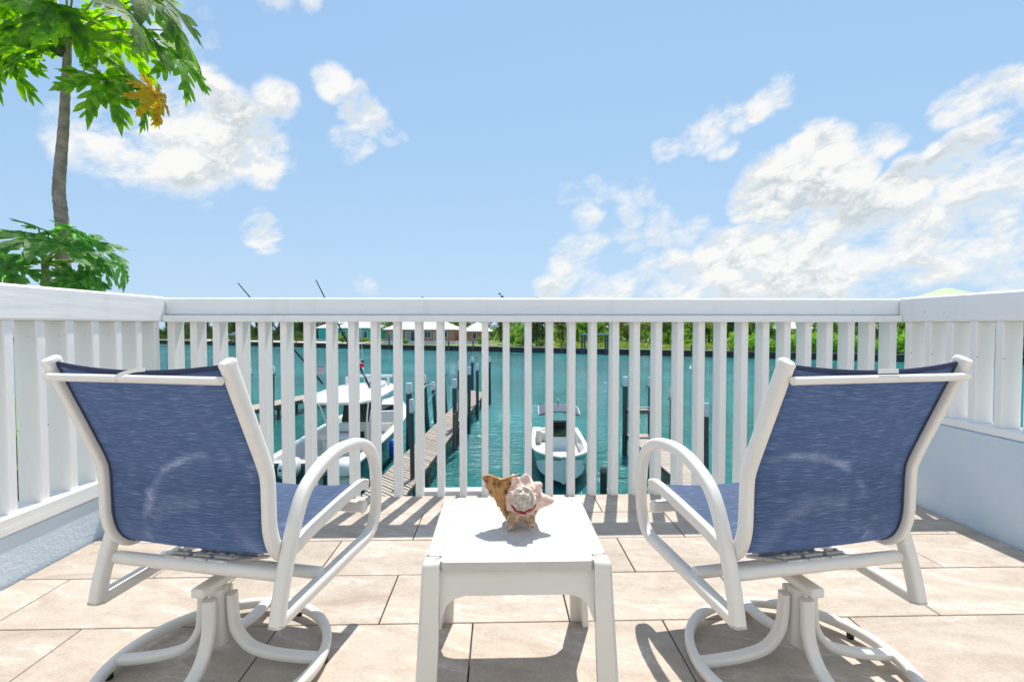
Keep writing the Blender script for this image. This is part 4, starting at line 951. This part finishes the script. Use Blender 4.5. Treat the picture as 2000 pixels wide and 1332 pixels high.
house('cottage', 'turquoise cottage with white roof and porch across the canal', 678, 15, 19, 8, 4.1, turq, roofw, HR, 2.4, [(-1.2,1.5,1.5,3.0)], [(-5.6,1.6,3.1),(5.5,2.0,3.0)])
porch = house('villa', 'pale house with greenish hip roof rising above the taller wall\'s railing', 1838, 0, 12.5, 11, 11.6, creamw, roofg, R(-40), 2.5, [(-3,1.6,5,7),(2.5,1.6,5,7)], [(0,2.,3.4)], pos=(108.8, 116, 0))
house('cottage', 'cream cottage partly hidden by trees beyond the grassy lot', 1560, 30, 12, 8, 4.0, creamw, roofw, R(-20), 2.4, [(-2,1.4,1.5,3.0),(2,1.4,1.5,3.0)], [])
# trees
def crown_mesh(seed, n, lobes, size, m, flat=.8):
    r = random.Random(seed); vs = []; fs = []
    for i in range(n):
        c, rad_ = lobes[r.randrange(len(lobes))]
        d = Vector((r.gauss(0,1), r.gauss(0,1), r.gauss(0,1))).normalized()*(rad_*r.uniform(.45,1.08)); d.z *= flat
        p = Vector(c)+d; a = Vector((r.gauss(0,1), r.gauss(0,1), r.gauss(0,1))).normalized(); b_ = a.orthogonal().normalized(); s = size*r.uniform(.5,1.35)
        e = a.cross(b_); k = len(vs); vs += [p-b_*s-e*s*.2, p+e*s*.55, p+b_*s+e*s*.1, p-e*s*.5]; fs.append((k,k+1,k+2,k+3))
    b = MB(); b.v = [tuple(v) for v in vs]; b.f = fs
    me_ = bpy.data.meshes.new('crown'); me_.from_pydata(b.v, [], b.f); me_.materials.append(m); return me_
rt = random.Random(12)
def lob(seed, h0, h1, sp, n, r0, r1):
    r = random.Random(seed); return [((r.uniform(-sp,sp), r.uniform(-sp,sp), r.uniform(h0,h1)), r.uniform(r0,r1)) for i in range(n)]
CR = {'broad': [crown_mesh(k, 1100, lob(k, 2.2, 5.2, 2.2, 8, 1.0, 1.7), .26, fol[1+(k % 2)]) for k in range(4)],
      'olive': [crown_mesh(20+k, 1000, lob(20+k, 2.0, 4.6, 2.0, 7, .9, 1.5), .26, fol[3]) for k in range(2)],
      'casu': [crown_mesh(40+k, 1300, [((rt.uniform(-.7,.7)*(1-i/12), rt.uniform(-.7,.7)*(1-i/12), 1.6+i*.50), 1.4*(1-i/17.)) for i in range(17)], .20, fol[0]) for k in range(3)],
      'bush': [crown_mesh(60+k, 800, lob(60+k, .5, 1.4, 1.3, 6, .6, 1.0), .17, fol[1+(k % 2)]) for k in range(4)]}
TK = MB().tube(spline([(0,0,-.3),(.05,0,1.),(-.08,.05,2.2),(.05,0,3.6)],4), .16, 7, scale=[1.2-.06*i for i in range(13)]).mesh('trunk', trunkm, 60)
TKL = MB().tube(spline([(0,0,-.3),(.05,0,3.),(-.05,.05,6.),(.0,0,8.6)],4), .15, 7, scale=[1.2-.08*i for i in range(13)]).mesh('trunk', trunkm, 60)
LIMB = MB().tube(spline([(0,0,2.0),(.7,.2,3.0),(1.2,.3,4.0)],4), .09, 6, scale=[1-.08*i for i in range(9)]).mesh('limb', trunkm, 60)
def tree(kind, p, s, label, group):
    t = thing({'broad':'broadleaf_tree','olive':'olive_tree','casu':'casuarina_tree','bush':'shrub'}[kind], label, 'shrub' if kind == 'bush' else 'tree', p, rt.uniform(0,6.28), group)
    t.scale = (s*rt.uniform(.9,1.1), s*rt.uniform(.9,1.1), s*rt.uniform(.92,1.1))
    if kind != 'bush':
        link('trunk', TKL if kind == 'casu' else TK, t)
        if kind != 'casu':
            for k in range(3): link('limb', LIMB, t, None, (0,0,k*2.1+rt.uniform(-.3,.3)))
    link('crown', CR[kind][rt.randrange(len(CR[kind]))], t); return t
def grz(d): return BANK + .08 + min(d,60)*.012
# casuarinas: dark stand on the left, a few tall tops above the rail
for px, d, s in [(350,9,1.25),(378,13,1.3),(405,10,1.2),(432,16,1.35),(458,12,1.2),(482,18,1.3),(505,12,1.2),(528,16,1.25),(548,13,1.15),(566,15,1.25),(590,20,1.3),(330,16,1.3),(300,18,1.3),(270,15,1.3),(240,20,1.3),(205,18,1.3)]:
    tree('casu', bank(px, d, grz(d)), s*.95, 'dark feathery casuarina in the stand on the far bank left of the turquoise cottage' if False else 'dark feathery casuarina in the dense stand on the far bank beyond the turquoise cottage', 'casuarinas of the dark stand')
for px, d, s in [(818,26,1.40),(826,27,1.37),(950,24,1.38),(978,24,1.46),(1048,28,1.36)]:
    tree('casu', bank(px, d, grz(d)), s, 'tall casuarina whose tip shows just above the front rail', 'casuarina tips above the rail')
for px, d, s in [(985,11,1.15),(1048,6,1.1),(1060,9,1.25),(1038,9,1.2)]:
    tree('casu', bank(px, d, grz(d)), s, 'dark casuarina standing near the seawall beside the small salmon cottage', 'casuarinas near the seawall')
for px, d, s, k in [(1100,16,1.25,'olive'),(1128,20,1.3,'broad'),(1160,18,1.3,'broad'),(1190,22,1.35,'broad'),(1225,20,1.2,'olive'),(1250,18,1.15,'olive'),(1275,22,1.3,'broad'),(1305,20,1.2,'broad'),(1330,24,1.3,'broad'),(1358,20,1.2,'broad'),(1385,22,1.3,'broad'),(1410,18,1.2,'olive'),(1435,20,1.25,'broad'),(1465,22,1.3,'broad'),(1500,24,1.3,'broad'),(1590,26,1.3,'broad'),(1640,24,1.3,'broad'),(1690,26,1.3,'olive'),(1740,24,1.3,'broad'),(1790,24,1.3,'broad'),(1850,22,1.4,'broad'),(1910,22,1.4,'broad'),(1970,22,1.4,'broad'),(2040,22,1.4,'broad')]:
    tree(k, bank(px, d, grz(d)), s, 'rounded green tree in the row behind the grassy lot' if k == 'broad' else 'yellowish tree with thin foliage in the row behind the grassy lot', 'green trees behind the lot' if k == 'broad' else 'yellowish trees behind the lot')
for px, d, s in [(770,24,1.5),(800,26,1.5),(850,24,1.5),(880,26,1.5),(905,22,1.4),(735,26,1.4),(650,30,1.4),(700,30,1.4),(620,30,1.5)]:
    tree('broad', bank(px, d, grz(d)), s, 'green tree rising behind the white roofs of the bungalows', 'trees behind the bungalows')
for px, d, s in [(660,3,1.3),(668,5,1.2),(705,6,.8),(715,7,.8),(792,4,.7),(1000,4,1.6),(1012,6,1.7),(1022,5,1.5),(1055,3.5,.9),(1110,4,.8),(945,10,1.3),(1345,14,.9),(1370,12,.8)]:
    tree('bush', bank(px, d, grz(d)), s, 'bright green leafy shrub by the far seawall', 'shrubs by the far seawall')
# palm in front of the turquoise cottage
def palm(p, h, label):
    t = thing('palm_tree', label, 'tree', p, rt.uniform(0,6), 'palms across the canal')
    MB().tube(spline([(0,0,-.3),(.1,0,h*.5),(.25,.05,h)],5), .13, 8, scale=[1.2-.05*i for i in range(11)]).build('trunk', trunkm, t, 60)
    for k in range(13):
        a = 2*math.pi*k/13+rt.uniform(-.2,.2); el = rt.uniform(.1,1.0); L = rt.uniform(1.8,2.3); b = MB()
        for q in range(14):
            f = (q+1)/14; r_ = L*f*math.cos(el*.6); z = L*f*math.sin(el)*(1-.0)-1.5*f*f*(1-el*.4)
            c = Vector((.25+math.cos(a)*r_, .05+math.sin(a)*r_, h+z)); sv = Vector((-math.sin(a), math.cos(a), -.5)); dv = Vector((math.cos(a),math.sin(a),-.3))*.16
            ll = .62*(1-.5*f)
            for s in (-1,1):
                e = c+Vector((sv.x*s,sv.y*s,sv.z))*ll+dv; b.add([c-dv*.3, c+dv*.4, e], [(0,1,2)])
        b.build('frond', fol[3 if k % 3 == 0 else 1], t)
    return t
palm(bank(662, 9, grz(9)), 5.2, 'slender palm standing in front of the turquoise cottage')
palm(bank(1232, 16, grz(16)), 5.0, 'palm with drooping fronds on the grassy lot')
palm(bank(1100, 14, grz(14)), 4.6, 'short yellowing palm near the seawall trees')
# mangrove thicket on the right, tall grass on the lot
def mass(name, label, cat, n, px0, px1, d0, d1, z0, z1, size, m, seed, top=None):
    r = random.Random(seed); vs = []; fs = []
    for i in range(n):
        px = r.uniform(px0, px1); d = r.uniform(d0, d1); h = r.uniform(z0, z1)*(.75+.35*math.sin(px*.045)*math.sin(px*.013+1)+.12*math.sin(px*.21))
        p = bank(px, d, grz(d)+h*r.random()**.5); a = Vector((r.gauss(0,1), r.gauss(0,1), r.gauss(0,.6))).normalized(); b_ = a.orthogonal().normalized(); e = a.cross(b_); s = size*r.uniform(.5,1.4)
        k = len(vs); vs += [p-b_*s, p+e*s*.6, p+b_*s, p-e*s*.5]; fs.append((k,k+1,k+2,k+3))
    b = MB(); b.v = [tuple(v) for v in vs]; b.f = fs
    me_ = bpy.data.meshes.new(name); me_.from_pydata(b.v, [], b.f); me_.materials.append(m)
    return tag(link(name, me_), label, cat, None, 'stuff')
mass('mangrove_thicket', 'dense bright green mangrove thicket along the far bank, beside the seawall', 'thicket', 26000, 1425, 2060, -.3, 9, 1.6, 4.2, .30, fol[2], 3)
mass('tall_grass', 'tall wild grass on the empty lot across the canal', 'grass', 22000, 1085, 1430, 2, 22, .2, 1.15, .20, mat('wild_grass', (.13,.20,.03), .8, (.20,.25,.06), .3, trans=.25), 4)
mass('undergrowth', 'dark undergrowth beneath the casuarina stand', 'undergrowth', 14000, 200, 605, 6.5, 20, .4, 3.2, .32, fol[0], 5)
mass('bank_weeds', 'low green weeds along the bank below the casuarinas', 'weeds', 7000, 420, 605, 5, 9, .1, 1.3, .2, fol[1], 6)
mass('wood_belt', 'belt of woodland closing the view behind the houses and lots', 'woodland', 34000, 120, 2120, 30, 48, 3.0, 6.6, .55, fol[1], 9)
mass('wood_belt_dark', 'dark casuarina woodland behind the sandy far bank', 'woodland', 15000, 120, 640, 20, 40, 3.5, 7.0, .5, fol[0], 10)
# boat lift on the far bank
lf = thing('boat_lift', 'grey boat lift frame on four posts at the far seawall', 'boat lift', bank(1162, -1.2, WATER), BA)
for x in (-2.5, 2.5):
    for y in (-1.0, 1.0): MB().box(x-.16, x+.16, y-.16, y+.16, -.6, 4.1, .02).build('post', mat('lift_grey', (.07,.09,.11), .7), lf)
for y in (-1.0, 1.0): MB().box(-2.9, 2.9, y-.14, y+.14, 4.11, 4.42, .02).build('beam', mat('lift_blue', (.22,.30,.34), .6), lf)
# posts along the far seawall
for i, (px, h) in enumerate([(355,2.2),(396,2.0),(413,1.9),(440,2.4),(452,2.2),(532,3.0),(578,2.4),(760,4.2),(876,2.6),(924,2.8),(1097,2.6),(1233,2.4),(1276,2.5),(1315,2.1),(1351,2.6),(1356,2.5),(1396,2.2)]):
    p = bank(px, -.5, WATER); o = MB().lathe([(.17,-.6),(.17,h*.9),(.12,h*.92)], 8).build('mooring_post', wood_d, None, 50); o.location = p
    tag(o, 'dark timber mooring post in front of the far seawall', 'post', 'mooring posts along the far seawall')
# thatched sunshade
um = thing('sunshade', 'low blue grey thatched sunshade hut on the sandy far bank', 'sunshade', bank(466, 4.0, BANK+.3))
MB().lathe([(3.6,1.55),(3.5,1.7),(1.6,2.5),(.2,3.1)], 12).build('roof', umb, um, 40)
for k in range(4): MB().tube([(2.2*math.cos(k*1.57+.7),2.2*math.sin(k*1.57+.7),-.3),(2.2*math.cos(k*1.57+.7),2.2*math.sin(k*1.57+.7),1.9)], .12, 6).build('post', wood_d, um)
# grill on the bungalow porch
# garden shrubs below the papayas
for (x, y, s, k) in [(-5.6,5.6,2.2,0),(-7.5,6.8,2.5,1),(-4.4,2.6,1.8,2),(-9.5,4.5,2.6,3),(5.2,4.2,1.7,1)]:
    t = thing('garden_shrub', 'leafy garden shrub growing below the deck beside the papaya trees' if x < 0 else 'leafy garden shrub growing below the deck beyond the taller wall', 'shrub', (x, y, -4.25), k*1.3, 'garden shrubs below the deck'); t.scale = (s*.8, s*.8, s)
    link('crown', CR['bush'][k], t); MB().tube([(0,0,-.1),(.05,0,.6),(0,.05,1.2)], .06, 6).build('stem', trunkm, t, 60)
